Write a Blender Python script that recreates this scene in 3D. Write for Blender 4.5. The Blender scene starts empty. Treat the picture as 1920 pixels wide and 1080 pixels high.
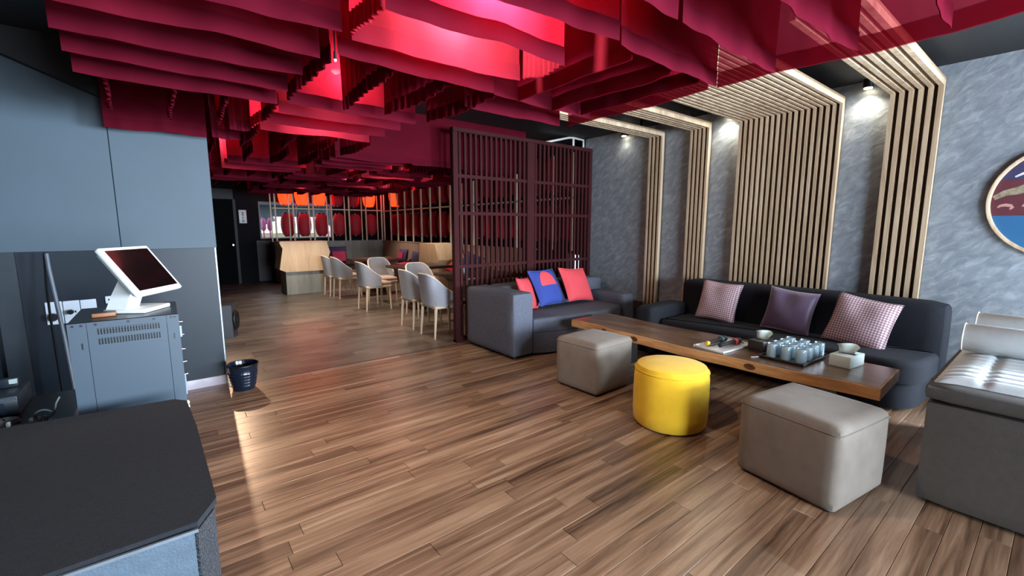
import bpy, bmesh, math, random
from mathutils import Vector, Matrix
R = math.radians
PI = math.pi
random.seed(7)
S = bpy.context.scene
COL = S.collection

# ------------------------------------------------------------------ camera, world, window light, exposure
cam_d = bpy.data.cameras.new('camera')
cam_d.sensor_width = 36.0
cam_d.lens = 36.0 * 826.0 / 1920.0
cam_d.clip_start = 0.05
cam = bpy.data.objects.new('camera', cam_d)
COL.objects.link(cam)
cam.location = (0, 0, 1.45)
cam.rotation_euler = (R(90 - 7.86), 0, R(-38.33))
S.camera = cam

world = bpy.data.worlds.new('world')
S.world = world
world.use_nodes = True
wn = world.node_tree.nodes['Background']
wn.inputs[0].default_value = (0.72, 0.86, 1.0, 1)
wn.inputs[1].default_value = 1.6


def area_light(name, loc, rot, sx, sy, power, col):
    d = bpy.data.lights.new(name, 'AREA')
    d.shape = 'RECTANGLE'
    d.size, d.size_y = sx, sy
    d.energy = power
    d.color = col
    o = bpy.data.objects.new(name, d)
    o.location = loc
    o.rotation_euler = rot
    COL.objects.link(o)
    return o


# daylight through the big south window, behind the camera
area_light('window_daylight', (3.95, -5.13, 1.35), (R(88), 0, R(4)), 2.4, 1.7, 330, (0.72, 0.86, 1.0))
area_light('window_daylight', (1.35, -5.13, 1.35), (R(88), 0, 0), 2.4, 1.7, 400, (0.74, 0.87, 1.0))
# and through the side window beside the chaise, outside the frame
area_light('window_daylight', (5.60, -2.2, 1.4), (0, R(82), R(-14)), 1.3, 2.3, 760, (0.72, 0.86, 1.0))
S.view_settings.view_transform = 'Standard'
S.view_settings.look = 'None'
S.view_settings.gamma = 1.0
S.view_settings.use_curve_mapping = False
S.view_settings.exposure = 0.95
S.cycles.max_bounces = 10
S.cycles.transparent_max_bounces = 16
S.cycles.caustics_reflective = False
S.cycles.caustics_refractive = False


# ------------------------------------------------------------------ materials
def lin(h):
    r, g, b = (int(h[i:i + 2], 16) / 255 for i in (0, 2, 4))
    f = lambda c: c / 12.92 if c <= 0.04045 else ((c + 0.055) / 1.055) ** 2.4
    return (f(r), f(g), f(b), 1)


MC = {}


def mat(name, col, rough=0.6, var=0.12, scale=12, bump=0.0, bscale=200, metal=0.0, spec=0.5, stretch=(1, 1, 1), coat=0.0, sheen=0.0):
    if name in MC:
        return MC[name]
    m = bpy.data.materials.new(name)
    m.use_nodes = True
    nt = m.node_tree
    N, L = nt.nodes, nt.links
    b = N['Principled BSDF']
    c = lin(col) if isinstance(col, str) else col
    tc = N.new('ShaderNodeTexCoord')
    mp = N.new('ShaderNodeMapping')
    mp.inputs['Scale'].default_value = stretch
    L.new(tc.outputs['Object'], mp.inputs[0])
    nz = N.new('ShaderNodeTexNoise')
    nz.inputs['Scale'].default_value = scale
    nz.inputs['Detail'].default_value = 5
    L.new(mp.outputs[0], nz.inputs['Vector'])
    rp = N.new('ShaderNodeValToRGB')
    rp.color_ramp.elements[0].position = 0.3
    rp.color_ramp.elements[1].position = 0.7
    rp.color_ramp.elements[0].color = tuple(x * (1 - var) for x in c[:3]) + (1,)
    rp.color_ramp.elements[1].color = tuple(min(1, x * (1 + var)) for x in c[:3]) + (1,)
    L.new(nz.outputs['Fac'], rp.inputs[0])
    L.new(rp.outputs[0], b.inputs['Base Color'])
    b.inputs['Roughness'].default_value = rough
    b.inputs['Metallic'].default_value = metal
    b.inputs['Specular IOR Level'].default_value = spec
    if coat:
        b.inputs['Coat Weight'].default_value = coat
        b.inputs['Coat Roughness'].default_value = 0.15
    if sheen:
        b.inputs['Sheen Weight'].default_value = sheen
    if bump:
        n2 = N.new('ShaderNodeTexNoise')
        n2.inputs['Scale'].default_value = bscale
        n2.inputs['Detail'].default_value = 3
        L.new(mp.outputs[0], n2.inputs['Vector'])
        bp = N.new('ShaderNodeBump')
        bp.inputs['Strength'].default_value = bump
        bp.inputs['Distance'].default_value = 0.01
        L.new(n2.outputs['Fac'], bp.inputs['Height'])
        L.new(bp.outputs[0], b.inputs['Normal'])
    MC[name] = m
    return m


def wood(name, cols, rough=0.4, stretch=(3, 28, 28), coat=0.0, rnd=True, big=1.0, spec=0.5):
    """grain running along local X, shifted and tinted per object"""
    if name in MC:
        return MC[name]
    m = bpy.data.materials.new(name)
    m.use_nodes = True
    nt = m.node_tree
    N, L = nt.nodes, nt.links
    b = N['Principled BSDF']
    tc = N.new('ShaderNodeTexCoord')
    oi = N.new('ShaderNodeObjectInfo')
    sc = N.new('ShaderNodeVectorMath')
    sc.operation = 'SCALE'
    sc.inputs[0].default_value = (31.7, 57.3, 13.1)
    if rnd:
        L.new(oi.outputs['Random'], sc.inputs['Scale'])
    else:
        sc.inputs['Scale'].default_value = 0
    ad = N.new('ShaderNodeVectorMath')
    L.new(tc.outputs['Object'], ad.inputs[0])
    L.new(sc.outputs[0], ad.inputs[1])
    mp = N.new('ShaderNodeMapping')
    mp.inputs['Scale'].default_value = stretch
    L.new(ad.outputs[0], mp.inputs[0])
    nz = N.new('ShaderNodeTexNoise')
    nz.inputs['Scale'].default_value = 1.0
    nz.inputs['Detail'].default_value = 7
    nz.inputs['Roughness'].default_value = 0.65
    nz.inputs['Distortion'].default_value = 0.6
    L.new(mp.outputs[0], nz.inputs['Vector'])
    mp2 = N.new('ShaderNodeMapping')
    mp2.inputs['Scale'].default_value = (stretch[0] * .35, stretch[1] * .3, stretch[2] * .3)
    L.new(ad.outputs[0], mp2.inputs[0])
    nz2 = N.new('ShaderNodeTexNoise')
    nz2.inputs['Scale'].default_value = big
    nz2.inputs['Detail'].default_value = 2
    L.new(mp2.outputs[0], nz2.inputs['Vector'])
    mx = N.new('ShaderNodeMath')
    mx.operation = 'MULTIPLY_ADD'
    L.new(nz2.outputs['Fac'], mx.inputs[0])
    mx.inputs[1].default_value = 0.55
    m2 = N.new('ShaderNodeMath')
    m2.operation = 'MULTIPLY_ADD'
    L.new(nz.outputs['Fac'], m2.inputs[0])
    m2.inputs[1].default_value = 0.75
    m3 = N.new('ShaderNodeMath')
    m3.operation = 'MULTIPLY_ADD'
    if rnd:
        L.new(oi.outputs['Random'], m3.inputs[0])
    m3.inputs[1].default_value = 0.09
    m3.inputs[2].default_value = -0.19
    L.new(m3.outputs[0], m2.inputs[2])
    L.new(m2.outputs[0], mx.inputs[2])
    rp = N.new('ShaderNodeValToRGB')
    es = rp.color_ramp.elements
    n = len(cols)
    while len(es) < n:
        es.new(0.5)
    for i, c in enumerate(cols):
        es[i].position = 0.28 + 0.5 * i / (n - 1)
        es[i].color = lin(c)
    L.new(mx.outputs[0], rp.inputs[0])
    L.new(rp.outputs[0], b.inputs['Base Color'])
    b.inputs['Roughness'].default_value = rough
    b.inputs['Specular IOR Level'].default_value = spec
    if coat:
        b.inputs['Coat Weight'].default_value = coat
        b.inputs['Coat Roughness'].default_value = 0.22
    bp = N.new('ShaderNodeBump')
    bp.inputs['Strength'].default_value = 0.12
    bp.inputs['Distance'].default_value = 0.004
    L.new(nz.outputs['Fac'], bp.inputs['Height'])
    L.new(bp.outputs[0], b.inputs['Normal'])
    MC[name] = m
    return m


def cloth_red(name, diff, trans, through, tcol):
    m = bpy.data.materials.new(name)
    m.use_nodes = True
    nt = m.node_tree
    N, L = nt.nodes, nt.links
    N.remove(N['Principled BSDF'])
    out = N['Material Output']
    tc = N.new('ShaderNodeTexCoord')
    nz = N.new('ShaderNodeTexNoise')
    nz.inputs['Scale'].default_value = 5
    nz.inputs['Detail'].default_value = 4
    L.new(tc.outputs['Object'], nz.inputs['Vector'])
    rp = N.new('ShaderNodeValToRGB')
    rp.color_ramp.elements[0].position = .3
    rp.color_ramp.elements[1].position = .7
    rp.color_ramp.elements[0].color = tuple(x * .86 for x in diff) + (1,)
    rp.color_ramp.elements[1].color = tuple(diff) + (1,)
    L.new(nz.outputs['Fac'], rp.inputs[0])
    d = N.new('ShaderNodeBsdfDiffuse')
    L.new(rp.outputs[0], d.inputs[0])
    t = N.new('ShaderNodeBsdfTranslucent')
    t.inputs[0].default_value = tuple(trans) + (1,)
    a = N.new('ShaderNodeMixShader')
    a.inputs[0].default_value = 0.3
    L.new(d.outputs[0], a.inputs[1])
    L.new(t.outputs[0], a.inputs[2])
    tr = N.new('ShaderNodeBsdfTransparent')
    tr.inputs[0].default_value = tuple(tcol) + (1,)
    mx = N.new('ShaderNodeMixShader')
    mx.inputs[0].default_value = through
    L.new(a.outputs[0], mx.inputs[1])
    L.new(tr.outputs[0], mx.inputs[2])
    L.new(mx.outputs[0], out.inputs[0])
    MC[name] = m
    return m


def glass_mat(name, tint=(0.95, 0.98, 1, 1), refl=0.12, body=0.0):
    m = bpy.data.materials.new(name)
    m.use_nodes = True
    nt = m.node_tree
    N, L = nt.nodes, nt.links
    N.remove(N['Principled BSDF'])
    out = N['Material Output']
    t = N.new('ShaderNodeBsdfTransparent')
    t.inputs[0].default_value = tint
    g = N.new('ShaderNodeBsdfGlossy')
    g.inputs['Roughness'].default_value = 0.04
    lw = N.new('ShaderNodeLayerWeight')
    lw.inputs[0].default_value = refl
    mx = N.new('ShaderNodeMixShader')
    L.new(lw.outputs['Facing'], mx.inputs[0])
    if body:
        df = N.new('ShaderNodeBsdfDiffuse')
        df.inputs[0].default_value = (.62, .78, .86, 1)
        mb_ = N.new('ShaderNodeMixShader')
        mb_.inputs[0].default_value = body
        L.new(t.outputs[0], mb_.inputs[1])
        L.new(df.outputs[0], mb_.inputs[2])
        L.new(mb_.outputs[0], mx.inputs[1])
    else:
        L.new(t.outputs[0], mx.inputs[1])
    L.new(g.outputs[0], mx.inputs[2])
    L.new(mx.outputs[0], out.inputs[0])
    MC[name] = m
    return m


def emit_mat(name, col, strength, base=None):
    m = mat(name, base or col, 0.6)
    b = m.node_tree.nodes['Principled BSDF']
    b.inputs['Emission Color'].default_value = lin(col)
    b.inputs['Emission Strength'].default_value = strength
    return m


# plastered grey wall with diagonal trowel strokes
def stucco():
    m = bpy.data.materials.new('stucco')
    m.use_nodes = True
    nt = m.node_tree
    N, L = nt.nodes, nt.links
    b = N['Principled BSDF']
    tc = N.new('ShaderNodeTexCoord')
    mp = N.new('ShaderNodeMapping')
    mp0 = N.new('ShaderNodeMapping')
    mp0.inputs['Rotation'].default_value = (R(38), 0, 0)
    L.new(tc.outputs['Object'], mp0.inputs[0])
    mp.inputs['Scale'].default_value = (1, 2.4, 5.2)
    L.new(mp0.outputs[0], mp.inputs[0])
    nz = N.new('ShaderNodeTexNoise')
    nz.inputs['Scale'].default_value = 3.4
    nz.inputs['Detail'].default_value = 6
    nz.inputs['Roughness'].default_value = 0.62
    nz.inputs['Distortion'].default_value = .7
    L.new(mp.outputs[0], nz.inputs['Vector'])
    rp = N.new('ShaderNodeValToRGB')
    es = rp.color_ramp.elements
    es.new(.5)
    es[0].position, es[1].position, es[2].position = .36, .52, .68
    es[0].color, es[1].color, es[2].color = lin('757c84'), lin('848b93'), lin('9aa1a8')
    L.new(nz.outputs['Fac'], rp.inputs[0])
    L.new(rp.outputs[0], b.inputs['Base Color'])
    b.inputs['Roughness'].default_value = 0.5
    bp = N.new('ShaderNodeBump')
    bp.inputs['Strength'].default_value = 0.15
    bp.inputs['Distance'].default_value = 0.03
    L.new(nz.outputs['Fac'], bp.inputs['Height'])
    L.new(bp.outputs[0], b.inputs['Normal'])
    MC['stucco'] = m
    return m


STUCCO = stucco()
BLACK = mat('black_paint', '141416', 0.6)
DARKWALL = mat('charcoal_paint', '15161a', 0.85, spec=.15)
NAVY = mat('navy_wall', '1b242e', 0.4, spec=.3, var=.06, scale=3)
CABM = mat('blue_grey_laminate', '43535f', 0.55, var=.05, scale=3)
FLOORW = wood('plank_wood', ['3e2b20', '684e3c', '886a53', 'a2856c', 'b79c86'], 0.32, stretch=(1.5, 30, 30), spec=.6)
TILEM = wood('tile_vinyl', ['453a32', '5a4e44', '6e6156', '807367'], 0.36, stretch=(2.5, 7, 7))
SLATW = wood('slat_oak', ['8f785f', 'b0977b', 'c4ad91', 'd2bea3'], 0.55, stretch=(26, 26, 2))
BACKW = mat('slat_backing', '4a382c', 0.7)
REDWOOD = mat('lattice_paint', '3a1719', 0.8, spec=.15, var=.1, scale=6)
CLOTH = cloth_red('red_cloth', (0.130, 0.0085, 0.020), (0.55, 0.014, 0.05), 0.03, (0.6, 0.12, 0.16))
HEMM = cloth_red('red_cloth_hem', (0.120, 0.0075, 0.019), (0.20, 0.006, 0.02), 0.0, (0.6, 0.12, 0.16))
VOILE = cloth_red('red_voile', (0.13, 0.009, 0.022), (0.28, 0.012, 0.03), 0.42, (0.62, 0.24, 0.28))
SOFA = mat('sofa_fabric', '1d1f26', 0.9, var=.1, scale=30, bump=.25, bscale=350, spec=.25)
SOFA2 = mat('sofa_fabric_grey', '5a5d69', 0.9, var=.1, scale=30, bump=.25, bscale=350, spec=.25)
POUF = mat('pouf_suede', '7a7168', 0.9, var=.1, scale=9, bump=.15, bscale=260, spec=.2, sheen=.1)
YELLOW = mat('yellow_velvet', 'f3c62f', 0.8, var=.08, scale=8, bump=.1, bscale=200, spec=.2, sheen=.15)
CHAISE = mat('chaise_linen', '4b4641', 0.85, var=.08, scale=30, bump=.25, bscale=350)
CHAISET = mat('chaise_pad', 'dde3e4', 0.8, var=.05, scale=20, bump=.15, bscale=300)
WHITE = mat('white_plastic', 'dfe2e2', 0.35, var=.03)
CREAMW = wood('cream_beech', ['c9b393', 'd9c6a9', 'e6d7bd'], 0.5, stretch=(20, 20, 4))
CHAIRF = mat('chair_fabric', 'a5a8b0', 0.85, var=.06, scale=40, bump=.2, bscale=400)
SEATF = mat('chair_seat', 'b49c8a', 0.8, var=.06, scale=40)
DTABLE = mat('dark_table', '2b1a17', 0.35, var=.15, scale=8)
PLY = wood('plywood', ['bd9a74', 'd0af89', 'dcbf9b'], 0.55, stretch=(16, 16, 2))
PLYG = wood('grey_laminate_wood', ['7d7a70', '8e8b80', '9c998e'], 0.55, stretch=(16, 16, 2))
PLYB = wood('brown_laminate_wood', ['7c6656', '8d7564', '9b8472'], 0.55, stretch=(16, 16, 2))
LANT = mat('lantern_paper', 'b01a2c', 0.7, var=.1)
LANTLIT = emit_mat('lantern_paper_lit', 'ff2a0c', 2.6, 'd0241a')
STEEL = mat('rack_steel', '364552', 0.45, var=.04, scale=4)
SPKTOP = mat('speaker_carpet', '171a21', 0.95, var=.25, scale=60, bump=.5, bscale=500)
SPKSIDE = mat('speaker_side', '465563', 0.6, var=.12, scale=25, bump=.2, bscale=160)
GRILLE = mat('speaker_grille', '3a3e44', 0.5, var=.5, scale=160, bump=.9, bscale=160, metal=.4)
RUBBER = mat('black_plastic', '0f1013', 0.35)
GLOSSB = mat('glossy_dark_blue', '141d2c', 0.16, var=.04)
CHROME = mat('chrome', 'c9ccd0', 0.2, metal=1.0, var=.02)
PAPER = mat('paper_white', 'c4d8d4', 0.7, var=.03)
GLASS = glass_mat('window_glass')


# ------------------------------------------------------------------ mesh helpers
class MB:
    def __init__(s):
        s.v, s.f = [], []

    def add(s, vs, fs, M=None):
        o = len(s.v)
        s.v += [tuple(M @ Vector(p)) if M is not None else tuple(p) for p in vs]
        s.f += [tuple(i + o for i in f) for f in fs]
        return s

    def box(s, x0, y0, z0, x1, y1, z1, M=None):
        v = [(x, y, z) for z in (z0, z1) for y in (y0, y1) for x in (x0, x1)]
        return s.add(v, [(0, 2, 3, 1), (4, 5, 7, 6), (0, 1, 5, 4), (2, 6, 7, 3), (0, 4, 6, 2), (1, 3, 7, 5)], M)

    def rbox(s, x0, y0, z0, x1, y1, z1, r=.01, n=2, M=None):
        bm = bmesh.new()
        bmesh.ops.create_cube(bm, size=1)
        for v in bm.verts:
            v.co = Vector(((x0 + x1) / 2 + v.co.x * (x1 - x0), (y0 + y1) / 2 + v.co.y * (y1 - y0), (z0 + z1) / 2 + v.co.z * (z1 - z0)))
        bmesh.ops.bevel(bm, geom=list(bm.edges), offset=r, segments=n, affect='EDGES', profile=.5)
        return s.bm(bm, M)

    def bm(s, bm, M=None):
        bm.verts.index_update()
        s.add([v.co[:] for v in bm.verts], [[v.index for v in f.verts] for f in bm.faces], M)
        bm.free()
        return s

    def soft(s, x0, y0, z0, x1, y1, z1, r=.05, bulge=.01, n=8, M=None, topb=None):
        """soft upholstered block: rounded edges, faces slightly puffed"""
        c = ((x0 + x1) / 2, (y0 + y1) / 2, (z0 + z1) / 2)
        h = ((x1 - x0) / 2, (y1 - y0) / 2, (z1 - z0) / 2)
        bm = bmesh.new()
        bmesh.ops.create_cube(bm, size=2)
        bmesh.ops.subdivide_edges(bm, edges=list(bm.edges), cuts=n, use_grid_fill=True)
        for v in bm.verts:
            # push grid lines towards the edges so the rounding is well resolved
            u = [math.copysign(abs(t) ** 0.6, t) for t in v.co]
            p = Vector([u[i] * h[i] for i in range(3)])
            q = Vector([max(-h[i] + r, min(h[i] - r, p[i])) for i in range(3)])
            d = p - q
            if d.length > 1e-9:
                p = q + d.normalized() * r
            for i in range(3):
                j, k = (i + 1) % 3, (i + 2) % 3
                w = max(0, 1 - u[j] ** 2) * max(0, 1 - u[k] ** 2)
                if abs(u[i]) > .999:
                    bb = topb if (i == 2 and u[2] > 0 and topb is not None) else bulge
                    if i == 2 and u[2] < 0:
                        bb = 0
                    p[i] += math.copysign(bb * w, u[i])
            v.co = p + Vector(c)
        return s.bm(bm, M)

    def cyl(s, p0, p1, r0, r1=None, n=12, caps=True):
        r1 = r0 if r1 is None else r1
        p0, p1 = Vector(p0), Vector(p1)
        a = (p1 - p0).normalized()
        u = a.orthogonal().normalized()
        w = a.cross(u)
        vs = []
        for p, r in ((p0, r0), (p1, r1)):
            vs += [p + (u * math.cos(2 * PI * i / n) + w * math.sin(2 * PI * i / n)) * r for i in range(n)]
        fs = [(i, (i + 1) % n, n + (i + 1) % n, n + i) for i in range(n)]
        if caps:
            fs += [tuple(range(n - 1, -1, -1)), tuple(range(n, 2 * n))]
        return s.add(vs, fs)

    def tube(s, pts, r, n=8):
        pts = [Vector(p) for p in pts]
        vs, fs = [], []
        prev = None
        for i, p in enumerate(pts):
            a = (pts[min(i + 1, len(pts) - 1)] - pts[max(i - 1, 0)]).normalized()
            u = a.orthogonal().normalized() if prev is None else (prev - a * prev.dot(a)).normalized()
            prev = u
            w = a.cross(u)
            vs += [p + (u * math.cos(2 * PI * k / n) + w * math.sin(2 * PI * k / n)) * r for k in range(n)]
        for i in range(len(pts) - 1):
            for k in range(n):
                fs.append((i * n + k, i * n + (k + 1) % n, (i + 1) * n + (k + 1) % n, (i + 1) * n + k))
        fs += [tuple(range(n - 1, -1, -1)), tuple((len(pts) - 1) * n + k for k in range(n))]
        return s.add(vs, fs)

    def lathe(s, prof, n=24, M=None, cap=True):
        vs, fs = [], []
        for r, z in prof:
            vs += [(r * math.cos(2 * PI * k / n), r * math.sin(2 * PI * k / n), z) for k in range(n)]
        for i in range(len(prof) - 1):
            for k in range(n):
                fs.append((i * n + k, i * n + (k + 1) % n, (i + 1) * n + (k + 1) % n, (i + 1) * n + k))
        if cap:
            fs += [tuple(range(n - 1, -1, -1)), tuple((len(prof) - 1) * n + k for k in range(n))]
        return s.add(vs, fs, M)

    def prism(s, pts, z0, z1, r=0, n=2, M=None):
        bm = bmesh.new()
        vs = [bm.verts.new((x, y, z0)) for x, y in pts]
        f = bm.faces.new(vs)
        ext = bmesh.ops.extrude_face_region(bm, geom=[f])
        for v in ext['geom']:
            if isinstance(v, bmesh.types.BMVert):
                v.co.z = z1
        bmesh.ops.recalc_face_normals(bm, faces=list(bm.faces))
        if r:
            es = [e for e in bm.edges if abs(e.verts[0].co.z - e.verts[1].co.z) < 1e-6 and e.verts[0].co.z > (z0 + z1) / 2]
            bmesh.ops.bevel(bm, geom=es, offset=r, segments=n, affect='EDGES', profile=.5)
        return s.bm(bm, M)

    def mesh(s, name, m, smooth=True, ang=38):
        me = bpy.data.meshes.new(name)
        me.from_pydata(s.v, [], s.f)
        bm = bmesh.new()
        bm.from_mesh(me)
        bmesh.ops.recalc_face_normals(bm, faces=list(bm.faces))
        bm.to_mesh(me)
        bm.free()
        me.materials.append(m)
        if smooth:
            me.polygons.foreach_set('use_smooth', [True] * len(me.polygons))
            me.set_sharp_from_angle(angle=R(ang))
        me.update()
        return me

    def build(s, name, m, parent=None, loc=None, smooth=True, ang=38):
        o = bpy.data.objects.new(name, s.mesh(name, m, smooth, ang))
        COL.objects.link(o)
        if parent is not None:
            o.parent = parent
        if loc is not None:
            o.location = loc
        return o


def inst(name, me, parent=None, loc=(0, 0, 0), rot=(0, 0, 0)):
    o = bpy.data.objects.new(name, me)
    COL.objects.link(o)
    if parent is not None:
        o.parent = parent
    o.location = loc
    o.rotation_euler = rot
    return o


def thing(name, label, cat, loc=(0, 0, 0), rotz=0, group=None):
    o = bpy.data.objects.new(name, None)
    o.empty_display_size = .1
    COL.objects.link(o)
    o.location = loc
    o.rotation_euler = (0, 0, rotz)
    tag(o, label, cat, group)
    return o


def tag(o, label, cat, group=None):
    o['label'] = label
    o['category'] = cat
    if group:
        o['group'] = group
    return o


def struct(o):
    o['kind'] = 'structure'
    return o


def stuff(o):
    o['kind'] = 'stuff'
    return o


def copy_tree(o, parent=None):
    c = o.copy()
    COL.objects.link(c)
    if parent is not None:
        c.parent = parent
    for ch in list(o.children):
        copy_tree(ch, c)
    return c


def spot(parent, loc, power, col, size=R(110), blend=.6, rot=(0, 0, 0), radius=.03, name='lamp_light'):
    d = bpy.data.lights.new(name, 'SPOT')
    d.energy, d.color, d.spot_size, d.spot_blend, d.shadow_soft_size = power, col, size, blend, radius
    o = bpy.data.objects.new(name, d)
    COL.objects.link(o)
    o.parent = parent
    o.location = loc
    o.rotation_euler = rot
    return o


def point(parent, loc, power, col, radius=.04, name='lamp_light'):
    d = bpy.data.lights.new(name, 'POINT')
    d.energy, d.color, d.shadow_soft_size = power, col, radius
    o = bpy.data.objects.new(name, d)
    COL.objects.link(o)
    o.parent = parent
    o.location = loc
    return o


ORD = ['first', 'second', 'third', 'fourth', 'fifth', 'sixth', 'seventh', 'eighth', 'ninth', 'tenth', 'eleventh', 'twelfth', 'thirteenth', 'fourteenth', 'fifteenth', 'sixteenth', 'seventeenth', 'eighteenth']

# ------------------------------------------------------------------ room shell
WX = 5.30       # grey plaster wall
YW = 4.78       # cabinet wall
YE = 4.64       # end of the plank floor
CZ = 2.80       # ceiling
fl = struct(MB().box(-2.0, -5.0, -.2, 6.1, 13.7, -.02).build('floor', mat('floor_slab', '2c211a', .8), smooth=False))
# planks, laid along X
rows, y = 0, -2.4
pw = 0.105
y = YE - pw
while y > -1.0:
    x = -1.75 - random.random() * .9
    x_end = 5.28
    while x < x_end:
        w = random.choice((.95, 1.2, 1.2, 1.35))
        x0, x1 = max(x, -1.8), min(x + w, x_end)
        if x1 - x0 > .06 and not (x1 < -.9):
            hl = (x1 - x0) / 2 - .0008
            hw = pw / 2 - .0008
            t = random.uniform(-.0006, .0006)
            MB().add([(-hl, -hw, -.02), (hl, -hw, -.02), (hl, hw, -.02), (-hl, hw, -.02),
                      (-hl, -hw, -.0012), (hl, -hw, -.0012), (hl, hw, -.0012), (-hl, hw, -.0012),
                      (-hl + .0015, -hw + .0015, t * .3), (hl - .0015, -hw + .0015, t * .3), (hl - .0015, hw - .0015, t * .3), (-hl + .0015, hw - .0015, t * .3)],
                     [(0, 1, 5, 4), (1, 2, 6, 5), (2, 3, 7, 6), (3, 0, 4, 7), (4, 5, 9, 8), (5, 6, 10, 9), (6, 7, 11, 10), (7, 4, 8, 11), (8, 9, 10, 11)]
                     ).build('plank', FLOORW, fl, ((x0 + x1) / 2, y + pw / 2, 0), smooth=False)
        x += w
    y -= pw
stuff(MB().box(-1.8, -4.84, -.02, 5.28, y + pw - .001, 0).build('floor_rear', FLOORW, fl, smooth=False))
for x0, x1 in ((-1.8, -.82), (-.82, .375)):      # last cut plank along the cabinet wall
    MB().box(-(x1 - x0) / 2 + .0008, -(YW - YE - .002) / 2, -.02, (x1 - x0) / 2 - .0008, (YW - YE - .002) / 2, 0).build('plank', FLOORW, fl, ((x0 + x1) / 2, (YW + YE) / 2, 0), smooth=False)
# far room: wider grey brown vinyl tiles, laid staggered
tw, tl = .23, .92
k, y = 0, YE + .004
while y < 13.2:
    x = .1 - (k % 3) * tl / 3
    while x < 5.9:
        x0, x1 = max(x, .377 if k == 0 else -.6), min(x + tl, 5.88)
        if x1 - x0 > .05:
            MB().box(-(x1 - x0) / 2 + .001, -tw / 2 + .001, -.02, (x1 - x0) / 2 - .001, tw / 2 - .001, 0).build('tile', TILEM, fl, ((x0 + x1) / 2, y + tw / 2, random.uniform(-.0015, 0)), smooth=False)
        x += tl
    y += tw
    k += 1
struct(MB().box(.38, YE - .014, -.01, 2.80, YE + .012, .004).build('trim_1', mat('threshold_strip', '3d2a20', .4), smooth=False))

struct(MB().box(-2.0, -5.05, CZ, 6.1, 13.7, CZ + .1).build('ceiling', BLACK, smooth=False))
wr = struct(MB().box(WX, -1.0, 0, WX + .15, 4.86, CZ).box(WX, -5.0, 0, WX + .15, -3.4, CZ).box(WX, -3.4, 0, WX + .15, -1.0, .7).box(WX, -3.4, 2.3, WX + .15, -1.0, CZ).build('wall_right', STUCCO, smooth=False))
w4 = MB()
for yy in (-3.4, -2.225, -1.05):
    w4.box(WX + .08, yy, .7, WX + .14, yy + .05, 2.3)
w4.box(WX + .08, -3.4, .7, WX + .14, -1.0, .75).box(WX + .08, -3.4, 2.25, WX + .14, -1.0, 2.3)
struct(w4.build('window_4', mat('window_frame_dark', '26282b', .4), smooth=False))
struct(MB().box(WX, 4.862, 0, 6.0, 4.89, CZ).build('wall_right_return', DARKWALL, smooth=False))
# right wall of the dining room, with a low window slit behind the lattice
mb = MB()
mb.box(5.9, 4.891, 0, 6.05, 5.48, CZ).box(5.9, 5.80, 0, 6.05, 13.5, CZ)
mb.box(5.9, 5.48, 0, 6.05, 5.80, .62).box(5.9, 5.48, .98, 6.05, 5.80, CZ)
struct(mb.build('wall_right_dining', DARKWALL, smooth=False))
w2 = struct(MB().box(5.9, 5.48, .62, 5.93, 5.80, .65).box(5.9, 5.48, .95, 5.93, 5.80, .98).box(5.9, 5.48, .65, 5.93, 5.51, .95).box(5.9, 5.77, .65, 5.93, 5.80, .95).build('window_2', WHITE, smooth=False))
MB().box(5.955, 5.49, .63, 5.96, 5.79, .97).build('pane', GLASS, w2, smooth=False)
# left wall and the wall in front of the kitchen with the hanging cabinets
struct(MB().box(-2.0, -5.0, 0, -1.85, YW, CZ).build('wall_left', DARKWALL, smooth=False))
struct(MB().box(-2.0, YW, 0, .372, YW + .16, CZ).build('wall_cabinet_side', NAVY, smooth=False))
struct(MB().box(.366, YW - .004, 0, .376, YW + .165, 1.27).build('trim_2', mat('aluminium_trim', '8b97a3', .35, metal=.7), smooth=False))
struct(MB().rbox(-.2, YW - .014, 0, .362, YW, .085, r=.003).build('baseboard_cabinet', mat('pale_skirting', 'b9b3bd', .5)))
struct(MB().box(-2.0, YW + .16, 0, -1.0, 13.5, CZ).build('wall_dining_left', DARKWALL, smooth=False))
# far wall with its window
mb = MB()
WY = 13.35
mb.box(-1.0, WY, 0, 2.06, WY + .15, CZ).box(3.9, WY, 0, 6.05, WY + .15, CZ)
mb.box(2.06, WY, 0, 3.9, WY + .15, 1.14).box(2.06, WY, 2.12, 3.9, WY + .15, CZ)
struct(mb.build('wall_back', DARKWALL, smooth=False))
w1 = struct(MB().box(2.06, WY, 1.14, 3.9, WY + .06, 1.17).box(2.06, WY, 2.09, 3.9, WY + .06, 2.12).box(2.06, WY, 1.17, 2.09, WY + .06, 2.09).box(3.87, WY, 1.17, 3.9, WY + .06, 2.09).box(2.98, WY, 1.17, 3.02, WY + .06, 2.09).build('window_1', mat('window_frame_grey', '3a3b3e', .4), smooth=False))
MB().box(2.08, WY + .1, 1.15, 3.88, WY + .106, 2.11).build('pane', GLASS, w1, smooth=False)
# south side: wide window behind the camera
mb = MB()
mb.box(-2.0, -5.0, 0, .3, -4.85, CZ).box(5.15, -5.0, 0, WX + .15, -4.85, CZ)
mb.box(.3, -5.0, 0, 5.15, -4.85, .42).box(.3, -5.0, 2.25, 5.15, -4.85, CZ)
struct(mb.build('wall_front', DARKWALL, smooth=False))
w3 = MB()
for xx in (.3, 1.5, 2.7, 3.9, 5.10):
    w3.box(xx, -5.0, .42, xx + .05, -4.94, 2.25)
struct(w3.build('window_3', mat('window_frame_dark', '26282b', .4), smooth=False))

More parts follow.
